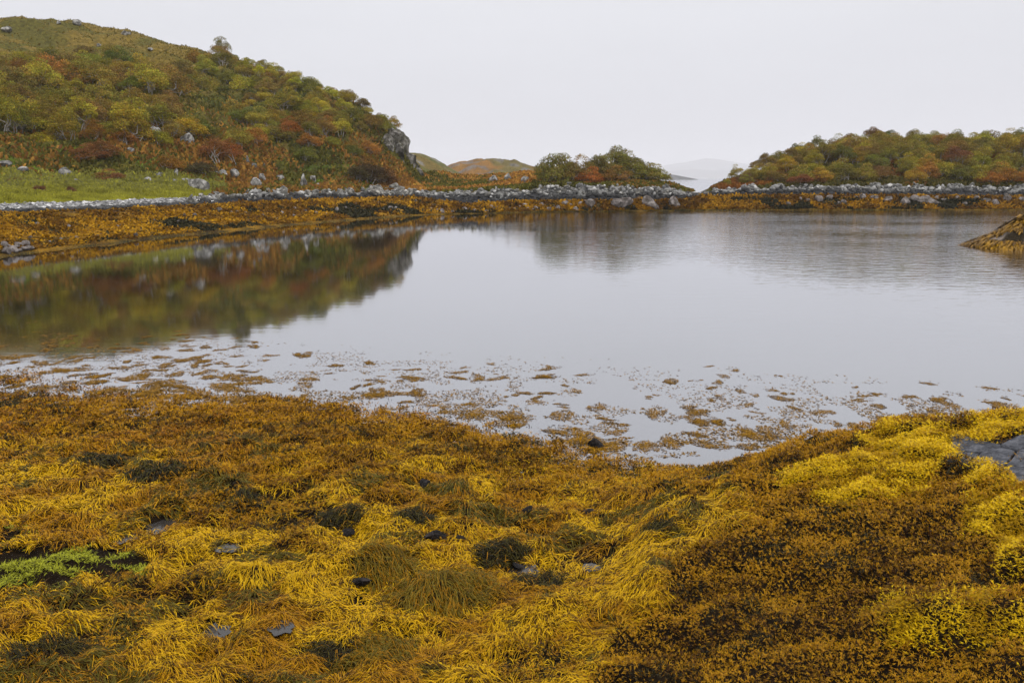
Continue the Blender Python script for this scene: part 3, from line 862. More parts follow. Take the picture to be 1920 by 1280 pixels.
# ================================================================== TREES AND SHRUBS
def tube(path, radii, sides=5):
    vs, qs = [], []
    path = [np.array(p, float) for p in path]
    for i, p in enumerate(path):
        d = path[min(i + 1, len(path) - 1)] - path[max(i - 1, 0)]
        d /= np.linalg.norm(d) + 1e-9
        a = np.cross(d, (0.3, 1, 0.1)); a /= np.linalg.norm(a); b = np.cross(d, a)
        for k in range(sides):
            an = 2 * math.pi * k / sides
            vs.append(p + radii[i] * (math.cos(an) * a + math.sin(an) * b))
        if i:
            o_ = (i - 1) * sides
            for k in range(sides):
                qs.append((o_ + k, o_ + (k + 1) % sides, o_ + sides + (k + 1) % sides, o_ + sides + k))
    return vs, qs
def leaf_cloud(r, centers, radii, n, size, up=0.3):
    """many small leaf faces spread through lumpy clumps"""
    w = np.array([a[0] * a[1] + a[0] * a[2] for a in radii]); w /= w.sum()
    ci = r.choice(len(centers), n, p=w)
    d = r.normal(size=(n, 3)); d[:, 2] = np.where(r.random(n) < 0.65, np.abs(d[:, 2]), d[:, 2])
    d /= np.linalg.norm(d, axis=1)[:, None]
    rad = r.uniform(0.45, 1.08, n) ** 0.6
    P = np.array(centers)[ci] + d * np.array(radii)[ci] * rad[:, None]
    nr = d * 0.8 + r.normal(size=(n, 3)) * 0.75 + np.array([0, 0, up])
    nr /= np.linalg.norm(nr, axis=1)[:, None]
    a = np.cross(nr, r.normal(size=(n, 3))); a /= np.linalg.norm(a, axis=1)[:, None] + 1e-9
    b = np.cross(nr, a)
    s = (size * r.uniform(0.6, 1.3, n))[:, None]
    V = np.stack([P - a * s * .5, P + b * s * .32, P + a * s * .6, P - b * s * .32], 1)
    q = np.arange(n * 4).reshape(n, 4)
    cl = r.uniform(0.93, 1.07, (len(centers), 3)) * r.uniform(0.62, 1.3, (len(centers), 1))
    c = cl[ci] * r.uniform(0.6, 1.4, (n, 1)) * (1 + r.normal(size=(n, 3)) * 0.10)
    return V.reshape(-1, 3), q, np.repeat(np.clip(c, 0.2, 2), 4, 0)
def tree_proto(seed, h=4.2, rad=1.9, n=4600, trunk_h=0.3, stems=3, leafs=0.125, lo=0.55, csize=1.0):
    r = np.random.default_rng(seed)
    nc = int(r.integers(24, 32))
    C, R = [], []
    lean = r.normal(size=2) * 0.25
    for i in range(nc):
        a = r.uniform(0, 6.28); q = math.sqrt(r.random()) * 0.75
        hz = trunk_h * h + (h - trunk_h * h) * (0.10 + 0.74 * (1 - (q / 0.8) ** 2.2) * r.uniform(lo, 1.0))
        C.append((math.cos(a) * q * rad + lean[0], math.sin(a) * q * rad + lean[1], hz))
        s = r.uniform(0.42, 0.62) * rad * 0.62 * csize
        R.append((s, s, s * r.uniform(0.6, 0.85)))
    V, q, c = leaf_cloud(r, C, R, n, leafs)
    crown = mesh_np('crown', V, q, None, c, M['leaf'])
    tv, tq = [], []
    def add(path, rr):
        v, f = tube(path, rr)
        o_ = len(tv); tv.extend(v); tq.extend([tuple(o_ + i for i in g) for g in f])
    order = list(r.permutation(nc))
    for s in range(stems):
        b = np.array([r.normal() * 0.12, r.normal() * 0.12, -0.5])
        e_ = np.array(C[order[s]])
        m1 = b * 0.65 + e_ * 0.35 + r.normal(size=3) * 0.14; m1[2] = h * 0.22
        m2 = b * 0.3 + e_ * 0.7 + r.normal(size=3) * 0.12
        r0 = 0.085 / math.sqrt(stems / 2)
        add([b, m1, m2, e_], [r0, r0 * .75, r0 * .5, r0 * .22])
        for _ in range(2):
            e2 = np.array(C[order[(stems + s * 2 + _) % nc]])
            add([m1 * .4 + m2 * .6, (m2 + e2) / 2 + r.normal(size=3) * .1, e2], [r0 * .5, r0 * .34, r0 * .14])
    trunk = mesh_np('trunk', np.array(tv), np.array(tq), None, None, M['bark'], smooth=True)
    return crown, trunk
TREES = [tree_proto(200 + i, h=random.uniform(3.5, 4.4), rad=random.uniform(1.9, 2.4), stems=2 + i % 3, trunk_h=0.16 + 0.12 * (i % 3)) for i in range(8)]
BUSHES = [tree_proto(300 + i, h=2.1, rad=1.6, n=5200, trunk_h=0.0, stems=4, leafs=0.10, lo=0.62, csize=1.12) for i in range(4)]
def put_tree(name, proto, x, y, z, s, color, label, group=None, cat='tree', sz=None):
    root = bpy.data.objects.new(name, None); COL.objects.link(root)
    root.location = (x, y, z - 0.1); root.rotation_euler = (random.uniform(-.08, .08), random.uniform(-.08, .08), random.uniform(0, 6.28))
    root.scale = (s, s, sz if sz else s * random.uniform(0.9, 1.1))
    root.empty_display_size = 0.3
    tag(root, label, cat, group)
    cr = link('crown', proto[0], root); cr.color = (*color, 1)
    link('trunk', proto[1], root)
    return root
HUES = {'olive green': (0.20, 0.158, 0.022), 'yellow-green': (0.265, 0.22, 0.022), 'dark green': (0.125, 0.12, 0.020), 'brown': (0.185, 0.122, 0.026), 'rust-orange': (0.24, 0.115, 0.020), 'golden': (0.25, 0.17, 0.018)}
def hue(weights):
    k = random.choices(list(HUES), weights)[0]
    c = np.array(HUES[k]) * 1.15 * random.uniform(0.78, 1.22) * (1 + RNG.normal(size=3) * 0.06)
    return k, c
placed = []
def free(x, y, d):
    for (a, b) in placed:
        if (a - x) ** 2 + (b - y) ** 2 < d * d:
            return False
    placed.append((x, y)); return True
# left hillside
cnt = 0; tries = 0
while cnt < 285 and tries < 26000:
    tries += 1
    px = random.uniform(-50, 775); bb = random.uniform(4.75, 7.02)
    t = float(ray(px, 250)[0])
    k = int(bb); y0, y1 = float(ky(k, t)), float(ky(k + 1, t)); y = y0 + (bb - k) * (y1 - y0); x = t * y
    z = float(far_h(np.array([x]), np.array([y]))[0])
    qx, qy = (float(v) for v in proj(x, y, z))
    top_line = np.interp(qx, [0, 200, 330, 400, 470], [118, 118, 140, 118, 60])       # open moor above
    low_line = np.interp(qx, [0, 200, 300, 450, 600, 760], [288, 285, 300, 305, 318, 320])
    if qy < top_line or qy > low_line: continue
    open_ = float(fbm(np.array([x * 0.07]), np.array([y * 0.07]), 120, 3)[0])
    if open_ > 0.60 and 330 < qx < 560 and qy > 160: continue
    if qx > 700 and qy > 250: continue
    near_low = qy > 245
    if not free(x, y, 2.2 if qy > 200 else 2.6): continue
    right = qx > 430
    kx = float(fbm(np.array([x * 0.05 + 9]), np.array([y * 0.05]), 130, 3)[0])
    wts = (5, 3, 2.2, 3, 0.4, 0.7) if kx < 0.5 else (4, 2, 1.2, 5.5, .6, 0.7)
    if near_low and qx > 250: wts = (3, 1.5, 1.5, 3, 2.2, .8)
    if qx > 440 and qy < 220: wts = (5, 5, 2.2, 3, .5, .8)
    hn, c = hue(wts)
    zone = 'the shoulder near the skyline' if (qy < 170 and right) else ('the lower right slope' if right else ('the upper left slope' if qy < 190 else 'the lower left slope'))
    s = random.uniform(0.55, 1.2) * float(np.interp(qx, [380, 480, 760], [1.0, .78, .62])) * (0.85 if qy < 150 else 1)
    pr = TREES[random.randrange(8)] if (225 < qy < 300 and qx < 440 and random.random() < .75) or random.random() < .12 else BUSHES[random.randrange(4)]
    if pr in BUSHES: s *= 1.55
    put_tree('scrub_tree', pr, x, y, z, s, c, rel(hn + ' scrub tree', qx, qy - 22), 'scrub trees on the left hill')
    cnt += 1
for (px, py, s, c, lab) in ((157, 128, .62, (0.25, 0.065, 0.035), 'small crimson tree high on the left slope'), (490, 138, .62, (0.42, 0.38, 0.02), 'small bright yellow tree near the skyline of the left hill'),
                            (551, 160, .55, (0.36, 0.36, 0.025), 'lemon-green tree right of the bright yellow one near the skyline'), (412, 300, .8, (0.24, 0.10, 0.03), 'red-orange tree with several pale stems on the lower slope'),
                            (440, 296, .75, (0.24, 0.09, 0.02), 'orange tree with pale stems right of the red-orange one'), (545, 250, .8, (0.27, 0.10, 0.02), 'rust-red tree in the middle of the right slope')):
    x, y, z = land_at(px, py + 12)
    put_tree('scrub_tree', TREES[random.randrange(8)], x, y, z, s, c, lab)
# a dark rounded thicket at the right foot of the hill, and bushes of the lower slope
for (px, py, s, sz, c, lab) in ((690, 343, 1.55, 1.35, (0.085, 0.055, 0.022), 'dark brown rounded bush at the right foot of the left hill'), (722, 347, 1.5, 1.15, (0.12, 0.062, 0.022), 'low brown bush right of the dark rounded one'),
                                (668, 340, 1.1, 1.1, (0.08, 0.06, 0.022), 'small brown bush left of the dark rounded one'), (318, 322, 1.0, .9, (0.24, 0.12, 0.018), 'orange-gold rounded bush on the lower slope above the meadow rocks'),
                                (222, 343, .95, .62, (0.22, 0.09, 0.03), 'red-brown bracken bush at the edge of the green meadow'), (150, 300, 1.2, .7, (0.20, 0.085, 0.026), 'rusty bush on the lower slope above the meadow'),
                                (185, 290, 1.0, .7, (0.21, 0.09, 0.024), 'rusty bush right of another above the meadow'), (75, 361, .34, .35, (0.16, 0.07, 0.03), 'tiny red-brown tuft standing in the meadow'), (135, 361, .28, .3, (0.15, 0.07, 0.03), 'second tiny red-brown tuft in the meadow'),
                                (30, 349, .5, .4, (0.17, 0.065, 0.03), 'red-brown tuft at the left end of the meadow'), (240, 272, 1.0, .8, (0.26, 0.11, 0.018), 'golden-rust bush below the thin trunks'), (380, 330, 1.1, .8, (0.075, 0.06, 0.022), 'dull brown bush above the big shore boulder')):
    x, y, z = land_at(px, py)
    put_tree('bush', BUSHES[random.randrange(4)], x, y, z, s, c, lab, None, 'bush', sz)
# the bushes of the point
for (px, py, s, sz, c, lab) in ((1052, 344, 1.5, 1.75, (0.135, 0.115, 0.022), 'big olive bush at the left of the point'), (1070, 343, 1.3, 1.5, (0.15, 0.10, 0.022), 'brownish bush leaning on the big olive one on the point'), (1030, 345, 1.15, 1.25, (0.14, 0.125, 0.022), 'lower olive bush at the left end of the point'),
                                (1122, 334, 1.4, 1.25, (0.105, 0.085, 0.022), 'dark tall bush at the top of the point'), (1150, 331, 1.5, 1.75, (0.12, 0.105, 0.020), 'tallest green bush on the top of the point'), (1178, 333, 1.4, 1.5, (0.13, 0.11, 0.020), 'tall olive bush right of the tallest on the point'),
                                (1140, 340, 1.3, 1.0, (0.14, 0.10, 0.022), 'middle bush below the tall ones on the point'), (1105, 343, 1.0, .9, (0.27, 0.09, 0.02), 'orange-red bush in the middle of the point'), (1165, 342, 1.1, .9, (0.18, 0.09, 0.02), 'rusty bush under the tall ones on the point'),
                                (1213, 341, 1.4, 1.0, (0.15, 0.125, 0.022), 'yellowish bush right of the middle of the point'), (1240, 343, 1.5, .85, (0.125, 0.10, 0.022), 'broad olive bush near the right tip of the point'), (1256, 345, .8, .6, (0.09, 0.065, 0.022), 'dark brown bush at the right tip of the point'),
                                (1200, 338, 1.4, 1.15, (0.13, 0.115, 0.02), 'green bush between the tall ones and the right tip of the point'), (1092, 340, 1.1, .8, (0.15, 0.10, 0.02), 'brown bush behind the orange-red one on the point')):
    x, y, z = land_at(px, py)
    put_tree('bush', BUSHES[random.randrange(4)], x, y, z, s * 1.12, tuple(1.4 * q for q in c), lab, None, 'bush', sz * 1.1)
# wooded island
cnt = 0; tries = 0
while cnt < 210 and tries < 20000:
    tries += 1
    px = random.uniform(1362, 2010); bb = random.uniform(4.0, 7.3)
    t = float(ray(px, 320)[0]); k = int(bb)
    y0, y1 = float(ky(k, t)), float(ky(k + 1, t)); y = y0 + (bb - k) * (y1 - y0); x = t * y
    z = float(far_h(np.array([x]), np.array([y]))[0])
    if not free(x, y, 2.0): continue
    hn, c = hue((6, 4, 2.5, 2.5, .35, 1.2))
    small = float(np.interp(px, [1362, 1400, 1470, 1560], [0.28, 0.5, 0.75, 0.88]))
    row = 'front edge' if bb < 5 else ('middle' if bb < 6.3 else 'crest')
    pr = BUSHES[random.randrange(4)] if bb < 4.9 or random.random() < .3 else TREES[random.randrange(8)]
    if pr in BUSHES: small *= 1.35
    put_tree('woodland_tree', pr, x, y, z, small * random.uniform(0.8, 1.1), c, rel(hn + ' island tree', *(float(v) for v in proj(x, y, z + 2))), 'trees of the wooded island')
    cnt += 1
for (px, py, s, sz, c, lab) in ((1850, 344, 1.2, .9, (0.32, 0.13, 0.018), 'bright orange bush at the island foot near the right edge'), (1885, 344, 1.3, .95, (0.30, 0.14, 0.018), 'orange-gold bush right of the bright orange one on the island'), (1912, 343, 1.0, .8, (0.30, 0.11, 0.018), 'orange bush at the right edge of the island foot'),
                                (1500, 344, 1.0, .6, (0.20, 0.07, 0.025), 'red-brown bush at the left foot of the wooded island'), (1530, 344, 1.0, .6, (0.19, 0.075, 0.025), 'red-brown bush right of another at the island foot'), (1400, 343, .9, .6, (0.12, 0.065, 0.03), 'low brown heather bush at the left end of the island')):
    x, y, z = land_at(px, py)
    put_tree('bush', BUSHES[random.randrange(4)], x, y, z, s, c, lab, None, 'bush', sz)
x, y, z = land_at(1785, 320)
put_tree('woodland_tree', TREES[2], x, y - 1.0, z, .9, (0.20, 0.085, 0.03), 'reddish brown tree among green ones on the right of the island')

# ------------------------------------------------------------------ undergrowth, bracken, meadow grass
def scatter_leaves(name, x, y, z, size, cols, label, upright=0.7, aspect=0.35):
    n = len(x)
    an = RNG.uniform(0, 6.28, n)
    a = np.stack([np.cos(an), np.sin(an), np.zeros(n)], -1)
    up = np.stack([RNG.normal(size=n) * (1 - upright), RNG.normal(size=n) * (1 - upright), np.ones(n) * upright], -1)
    up /= np.linalg.norm(up, axis=1)[:, None]
    P = np.stack([x, y, z], -1)
    s = size[:, None]
    V = np.stack([P - a * s * aspect, P + a * s * aspect, P + up * s + a * s * aspect * .45, P + up * s - a * s * aspect * .45], 1)
    me = mesh_np(name, V.reshape(-1, 3), np.arange(n * 4).reshape(n, 4), None, np.repeat(cols, 4, 0), M['leafstuff'])
    return tag(link(name, me), label, kind='stuff')
def land_sample(n, p0, p1, b0, b1):
    px = RNG.uniform(p0, p1, n); bb = RNG.uniform(b0, b1, n)
    t = ray(px, 330)[0]
    y = np.zeros(n)
    for k in range(0, 9):
        m = (bb >= k) & (bb < k + 1)
        y = np.where(m, ky(k, t) + (bb - k) * (ky(k + 1, t) - ky(k, t)), y)
    x = t * y
    return x, y, far_h(x, y), bb, t
def heath():
    x, y, z, bb, t = land_sample(105000, -60, 1300, 3.0, 7.05)
    keep = ~((t < -0.37) & (bb < 4.0))
    x, y, z, bb, t = (v[keep] for v in (x, y, z, bb, t))
    n = len(x)
    nb = fbm(x * 0.16, y * 0.16, 140, 4); nc = fbm(x * 0.10 + 5, y * 0.10, 141, 3)
    c = lerp3((0.075, 0.080, 0.016), (0.15, 0.125, 0.022), RNG.random(n))
    qx, qy = proj(x, y, z)
    rust = sst(0.55, 0.64, nc) * sst(225, 265, qy) * .8 * (1 - .7 * sst(280, 300, qy) * sst(380, 320, qx))
    rust = np.maximum(rust, sst(0.47, 0.55, nb) * sst(760, 800, qx) * (1 - sst(1000, 1060, qx)))
    rust = np.maximum(rust, 0.45 * sst(0.58, 0.66, nb))
    rc = lerp3((0.17, 0.075, 0.02), (0.32, 0.17, 0.03), RNG.random(n))
    pick = RNG.random(n) < rust
    rc = rc * np.where((qx > 770) & (qx < 1060), 1.35, 1.0)[:, None]
    c = np.where(pick[:, None], rc, c)
    green = (bb < 4.6) & (t < -0.1) & (fbm(x * .3, y * .3, 143) > 0.47) & ~pick
    c = np.where(green[:, None], lerp3((0.085, 0.13, 0.015), (0.15, 0.19, 0.022), RNG.random(n)), c)
    moor = (qy < 125) & (qx < 430)
    c = np.where(moor[:, None], lerp3((0.10, 0.085, 0.016), (0.19, 0.13, 0.022), RNG.random(n)), c)
    size = np.where(moor, 0.3, 0.42) * RNG.uniform(.6, 1.3, n)
    size = np.where(green, size * .6, size)
    scatter_leaves('undergrowth', x, y, z - 0.05, size, c * 1.12 * RNG.uniform(.7, 1.3, (n, 1)), 'heather, bracken and grass covering the left hill and the low neck', 0.62, 0.4)
    x, y, z, bb, t = land_sample(26000, 1335, 2060, 3.1, 7.0)
    n = len(x)
    c = lerp3((0.07, 0.075, 0.016), (0.15, 0.11, 0.022), RNG.random(n))
    r_ = RNG.random(n) < sst(0.5, 0.62, fbm(x * .2, y * .2, 145))
    c = np.where(r_[:, None], lerp3((0.18, 0.065, 0.018), (0.28, 0.12, 0.02), RNG.random(n)), c)
    scatter_leaves('undergrowth', x, y, z - 0.05, 0.42 * RNG.uniform(.6, 1.3, n), c, 'bracken and heather under the trees of the wooded island', 0.62, 0.4)
heath()
def meadow():
    x, y, z, bb, t = land_sample(48000, -80, 420, 2.92, 4.2)
    n = len(x)
    k = RNG.random(n) < np.clip(sst(-0.30, -0.40, t) + 0.15, 0, 1)
    x, y, z, bb = x[k], y[k], z[k], bb[k]
    kk = RNG.random(len(x)) < 1 - sst(4.0, 4.5, bb + .5 * (fbm(x * .4, y * .4, 153) - .5))
    x, y, z, bb = x[kk], y[kk], z[kk], bb[kk]
    n = len(x)
    tallg = sst(3.3, 3.8, bb + 0.5 * (fbm(x * .3, y * .3, 150) - .5))
    c = lerp3((0.22, 0.21, 0.025), (0.42, 0.40, 0.045), np.clip(fbm(x * .8, y * .8, 151) * 1.4 - .3 + RNG.normal(size=n) * .25, 0, 1))
    c = lerp3(c, (0.19, 0.185, 0.06), tallg * RNG.random(n))
    scatter_leaves('meadow_grass', x, y, z - 0.03, 0.12 + (0.16 * sst(.5, .62, fbm(x * .7, y * .7, 152)) + 0.30 * tallg) * RNG.uniform(.5, 1.2, n), c, 'bright green meadow grass behind the pebble bank', 0.8, 0.22)
meadow()

# weed on the far shore between the tides
def far_weed():
    def one(n, p0, p1, label):
        x, y, z, bb, t = land_sample(n, p0, p1, 0.99, 2.0)
        nb = fbm(x * 0.55, y * 0.55, 160, 4); nd = fbm(x * 0.28, y * 0.28, 161, 4)
        k = RNG.random(len(x)) < sst(0.28, 0.42, nb + 0.1)
        x, y, z, bb, nb, nd = (v[k] for v in (x, y, z, bb, nb, nd))
        n = len(x)
        c = lerp3((0.15, 0.070, 0.010), (0.50, 0.27, 0.014), np.clip(sst(0.40, 0.60, nb) * .75 + RNG.normal(size=n) * .28, 0, 1))
        dk = RNG.random(n) < np.maximum(sst(0.52, 0.62, nd) * (1 - sst(1.65, 1.85, bb)), .1)
        c = np.where(dk[:, None], np.array((0.03, 0.028, 0.013)) * RNG.uniform(.6, 2, (n, 1)), c)
        low = bb < 1.07
        c = np.where(low[:, None], np.array((0.25, 0.17, 0.035)), c)
        size = np.where(low, .10, .26) * RNG.uniform(.6, 1.3, n) * np.clip(y / 70, .6, 1.2)
        scatter_leaves('far_seaweed', x, y, z - 0.02, size, c, label, 0.3, 0.42)
    one(52000, -60, 860, 'golden brown seaweed over the left shore between the tides')
    one(20000, 860, 1310, 'golden brown seaweed below the bushy point')
    one(30000, 1300, 2060, 'rusty brown seaweed below the wooded island')
far_weed()

# ================================================================== FOREGROUND
# ------------------------------------------------------------------ slate slabs on the outcrop
def clip_poly(poly, nx, ny, d):
    out = []
    for i in range(len(poly)):
        a, b = poly[i], poly[(i + 1) % len(poly)]
        da, db = a[0] * nx + a[1] * ny - d, b[0] * nx + b[1] * ny - d
        if da <= 0: out.append(a)
        if da * db < 0:
            f = da / (da - db)
            out.append((a[0] + f * (b[0] - a[0]), a[1] + f * (b[1] - a[1])))
    return out
def slate():
    xs = [p[0] for p in SLATE]; ys = [p[1] for p in SLATE]
    cxm, cym = sum(xs) / len(xs), sum(ys) / len(ys)
    root = bpy.data.objects.new('rock_outcrop', None); COL.objects.link(root)
    root.location = (cxm, cym, 0)
    tag(root, 'bare blue-grey cracked slate outcrop among yellow weed at the right edge', 'rock')
    r = random.Random(5)
    seeds = []
    tries = 0
    while len(seeds) < 34 and tries < 4000:
        tries += 1
        p = (r.uniform(min(xs) - .1, max(xs) + .1), r.uniform(min(ys) - .1, max(ys) + .1))
        dmin = 0.42 if p[0] > cxm and r.random() < .7 else 0.2
        if all(math.hypot((p[0] - q[0]) * .8, (p[1] - q[1]) * 1.3) > dmin for q in seeds): seeds.append(p)
    big = [(min(xs) - .3, min(ys) - .3), (max(xs) + .3, min(ys) - .3), (max(xs) + .3, max(ys) + .3), (min(xs) - .3, max(ys) + .3)]
    # the rock body under the slabs
    n = 40
    X, Y = np.meshgrid(np.linspace(min(xs) - .35, max(xs) + .35, n), np.linspace(min(ys) - .35, max(ys) + .35, n))
    Z = base_h(X, Y) - 0.012
    body = grid_mesh('rock_body', X - cxm, Y - cym, Z, np.full((n, n, 3), 0.03), M['rock_dark'])
    link('rock_body', body, root)
    for s in seeds:
        if not in_poly(np.array([s[0]]), np.array([s[1]]), SLATE)[0]: continue
        poly = list(big)
        for q in seeds:
            if q is s: continue
            nx, ny = q[0] - s[0], q[1] - s[1]
            l = math.hypot(nx, ny); nx /= l; ny /= l
            poly = clip_poly(poly, nx, ny, (q[0] + s[0]) / 2 * nx + (q[1] + s[1]) / 2 * ny - r.uniform(.003, .008))
            if len(poly) < 3: break
        if len(poly) < 3: continue
        # rough the edges
        pts = []
        for i in range(len(poly)):
            a, b = poly[i], poly[(i + 1) % len(poly)]
            m = max(1, int(math.hypot(b[0] - a[0], b[1] - a[1]) / 0.09))
            for k in range(m):
                f = k / m
                pts.append((a[0] + f * (b[0] - a[0]) + r.gauss(0, .004), a[1] + f * (b[1] - a[1]) + r.gauss(0, .004)))
        c = (sum(p[0] for p in pts) / len(pts), sum(p[1] for p in pts) / len(pts))
        tx, ty, dz = r.gauss(0, .015), r.gauss(0, .015), r.uniform(.02, .035)
        def top(p, sh, dzz):
            q = (c[0] + (p[0] - c[0]) * sh, c[1] + (p[1] - c[1]) * sh)
            z = float(base_h(np.array([q[0]]), np.array([q[1]]))[0]) + dz + tx * (q[0] - c[0]) + ty * (q[1] - c[1]) + dzz
            return (q[0] - cxm, q[1] - cym, z)
        k = len(pts)
        v = [top(p, 1.0, -.16) for p in pts] + [top(p, 1.0, -.012) for p in pts] + [top(p, .975, 0) for p in pts] + [top(c, 1, .004)]
        f = []
        for i in range(k):
            j = (i + 1) % k
            f += [(i, j, k + j, k + i), (k + i, k + j, 2 * k + j, 2 * k + i), (2 * k + i, 2 * k + j, 3 * k)]
        me = bpy.data.meshes.new('slab'); me.from_pydata(v, [], f); me.materials.append(M['rock_slab'])
        link('slab', me, root)
slate()

# ------------------------------------------------------------------ lone stones in the weed
for (px, py, w, hgt, mat, lab) in ((795, 914, 34, .9, 'rock_dark', 'small black rock standing in yellow weed left of centre'), (988, 962, 36, .75, 'rock_dark', 'square dark brown rock in yellow weed near the centre'),
                                   (1122, 846, 44, .9, 'rock_dark', 'dark pointed stone at the waterline right of centre'), (818, 1012, 52, .5, 'rock_dark', 'flat dark stone above the largest seaweed mound'),
                                   (860, 1013, 30, .5, 'rock_dark', 'small dark stone right of a flat one above the largest mound'), (1102, 965, 34, .6, 'rock_dark', 'dark stone in the weed left of the golden ridge'),
                                   (672, 1095, 70, .35, 'rock_dark', 'low dark rock between seaweed mounds left of centre'), (970, 1068, 60, .35, 'rock_dark', 'stony dark rock in the gap below a long mound'), (655, 1005, 60, .4, 'rock_dark', 'dark rock in the black hollow left of centre'),
                                   (1320, 905, 36, .5, 'rock_dark', 'dark stone at the foot of the outcrop by the water')):
    x, y = march(px, py, near_h, 3, 20)
    s = w / 2 * math.sqrt(x * x + y * y + 9) / F_PX * 0.95
    z = float(near_h(np.array([x]), np.array([y]))[0])
    put_rock('stone', x, y, z, (s, s * .9, s * hgt), mat, lab, None, 's', 0.36 if hgt > .6 else .25, tilt=.3)

# ------------------------------------------------------------------ tide pools
POOLS = []
for (px, py, w) in ((290, 988, 55), (395, 1192, 46), (528, 1182, 34), (985, 1072, 40), (235, 1012, 30), (1108, 1068, 26), (430, 1030, 30)):
    x, y = march(px, py, near_h, 3, 20)
    r = w / 2 * math.sqrt(x * x + y * y + 9) / F_PX
    z = float(near_h(np.array([x]), np.array([y]))[0])
    POOLS.append((x, y, r))
    m = 26
    v = [(0, 0, 0)] + [(math.cos(6.283 * k / m) * r * 1.25 * (.8 + .5 * random.random()), math.sin(6.283 * k / m) * r * 1.25 * (.8 + .5 * random.random()), 0) for k in range(m)]
    me = bpy.data.meshes.new('tide_pool'); me.from_pydata(v, [], [(0, k + 1, (k + 1) % m + 1) for k in range(m)]); me.materials.append(M['pool'])
    o = link('tide_pool', me, None, (x, y, z + 0.012)); tag(o, 'small pool of sea water left between the weed', kind='structure')
# ------------------------------------------------------------------ strands and fronds
def flow_dir(x, y):
    gxv = bil(GRX, x, y, NX0, NY0, NS); gyv = bil(GRY, x, y, NX0, NY0, NS)
    a = (fbm(x * 1.4, y * 1.4, 170, 4) - 0.5) * 12.0 - 0.35
    fx = np.cos(a) * 1.15 - gxv * 0.9; fy = np.sin(a) * 0.42 - gyv * 0.6
    l = np.sqrt(fx * fx + fy * fy) + 1e-6
    return fx / l, fy / l
def strand_mesh(name, x, y, Ln, w, col, tipcol, seg=6, jit=0.55, lift=(0.0, 0.05), arch=0.035, zmin=-9.0):
    n = len(x)
    px, py = x.copy(), y.copy()
    fx, fy = flow_dir(px, py)
    a0 = RNG.normal(size=n) * jit; curl = RNG.normal(size=n) * jit * 0.9
    lf = RNG.uniform(lift[0], lift[1], n) * (0.35 + 1.3 * fbm(x * 3.2, y * 3.2, 174, 2))
    P, S, C = [], [], []
    for i in range(seg + 1):
        s = i / seg
        z = near_h(px, py)
        z = np.maximum(z, zmin) + lf * (0.25 + 0.75 * math.sin(math.pi * min(1, 0.15 + s * 0.95))) + arch * math.sin(math.pi * s) * RNG.uniform(.4, 1.2, n)
        an = a0 + curl * s
        dx = fx * np.cos(an) - fy * np.sin(an); dy = fx * np.sin(an) + fy * np.cos(an)
        P.append(np.stack([px, py, z], -1))
        ww = w * (0.75 + 0.35 * math.sin(math.pi * (0.1 + 0.8 * s))) * (1 if i < seg else 0.45)
        S.append(np.stack([-dy * ww, dx * ww, RNG.normal(size=n) * ww * 0.45], -1) * 0.5)
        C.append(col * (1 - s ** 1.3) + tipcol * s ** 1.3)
        st = Ln / seg
        px = px + dx * st; py = py + dy * st
        if i % 2 == 1:
            gx2, gy2 = flow_dir(px, py); fx, fy = 0.5 * fx + 0.5 * gx2, 0.5 * fy + 0.5 * gy2
    P, S, C = np.stack(P, 1), np.stack(S, 1), np.stack(C, 1)
    V = np.stack([P - S, P + S], 2).reshape(-1, 3)
    CC = np.repeat(C[:, :, None], 2, 2).reshape(-1, 3)
    b = (np.arange(n) * (seg + 1) * 2)[:, None, None]
    k = (np.arange(seg) * 2)[None, :, None]
    q = (b + k + np.array([0, 1, 3, 2])[None, None]).reshape(-1, 4)
    return mesh_np(name, V, q, None, CC, M['weed'], smooth=False)
def frond_mesh(name, x, y, z, Ln, w, col, tipcol, up=0.55, sd=0.45):
    """short forked fronds that stand off the rock in all directions"""
    n = len(x)
    an = RNG.uniform(0, 6.283, n)
    el = np.clip(RNG.normal(up, sd, n), -0.3, 1.4)
    d = np.stack([np.cos(an) * np.cos(el), np.sin(an) * np.cos(el), np.sin(el)], -1)
    s = np.stack([-np.sin(an), np.cos(an), RNG.normal(size=n) * sd], -1)
    s /= np.linalg.norm(s, axis=1)[:, None]
    P = np.stack([x, y, z], -1)
    l, ww = Ln[:, None], w[:, None]
    m1 = P + d * l * .5
    droop = np.array([0, 0, -0.22]) * l
    ta = P + d * l + s * ww * 1.5 + droop * RNG.uniform(-.5, 1, (n, 1)); tb = P + d * l * RNG.uniform(.8, 1.1, (n, 1)) - s * ww * 1.5 + droop * RNG.uniform(-.5, 1, (n, 1))
    V = np.stack([P, m1 + s * ww * .95, ta, m1, tb, m1 - s * ww * .95], 1)
    b = (np.arange(n) * 6)[:, None]
    q = np.concatenate([b + np.array([0, 1, 2, 3]), b + np.array([0, 3, 4, 5])])
    C = np.stack([col * .7, col, tipcol, col, tipcol, col], 1)
    return mesh_np(name, V.reshape(-1, 3), q, None, C.reshape(-1, 3), M['weed'])

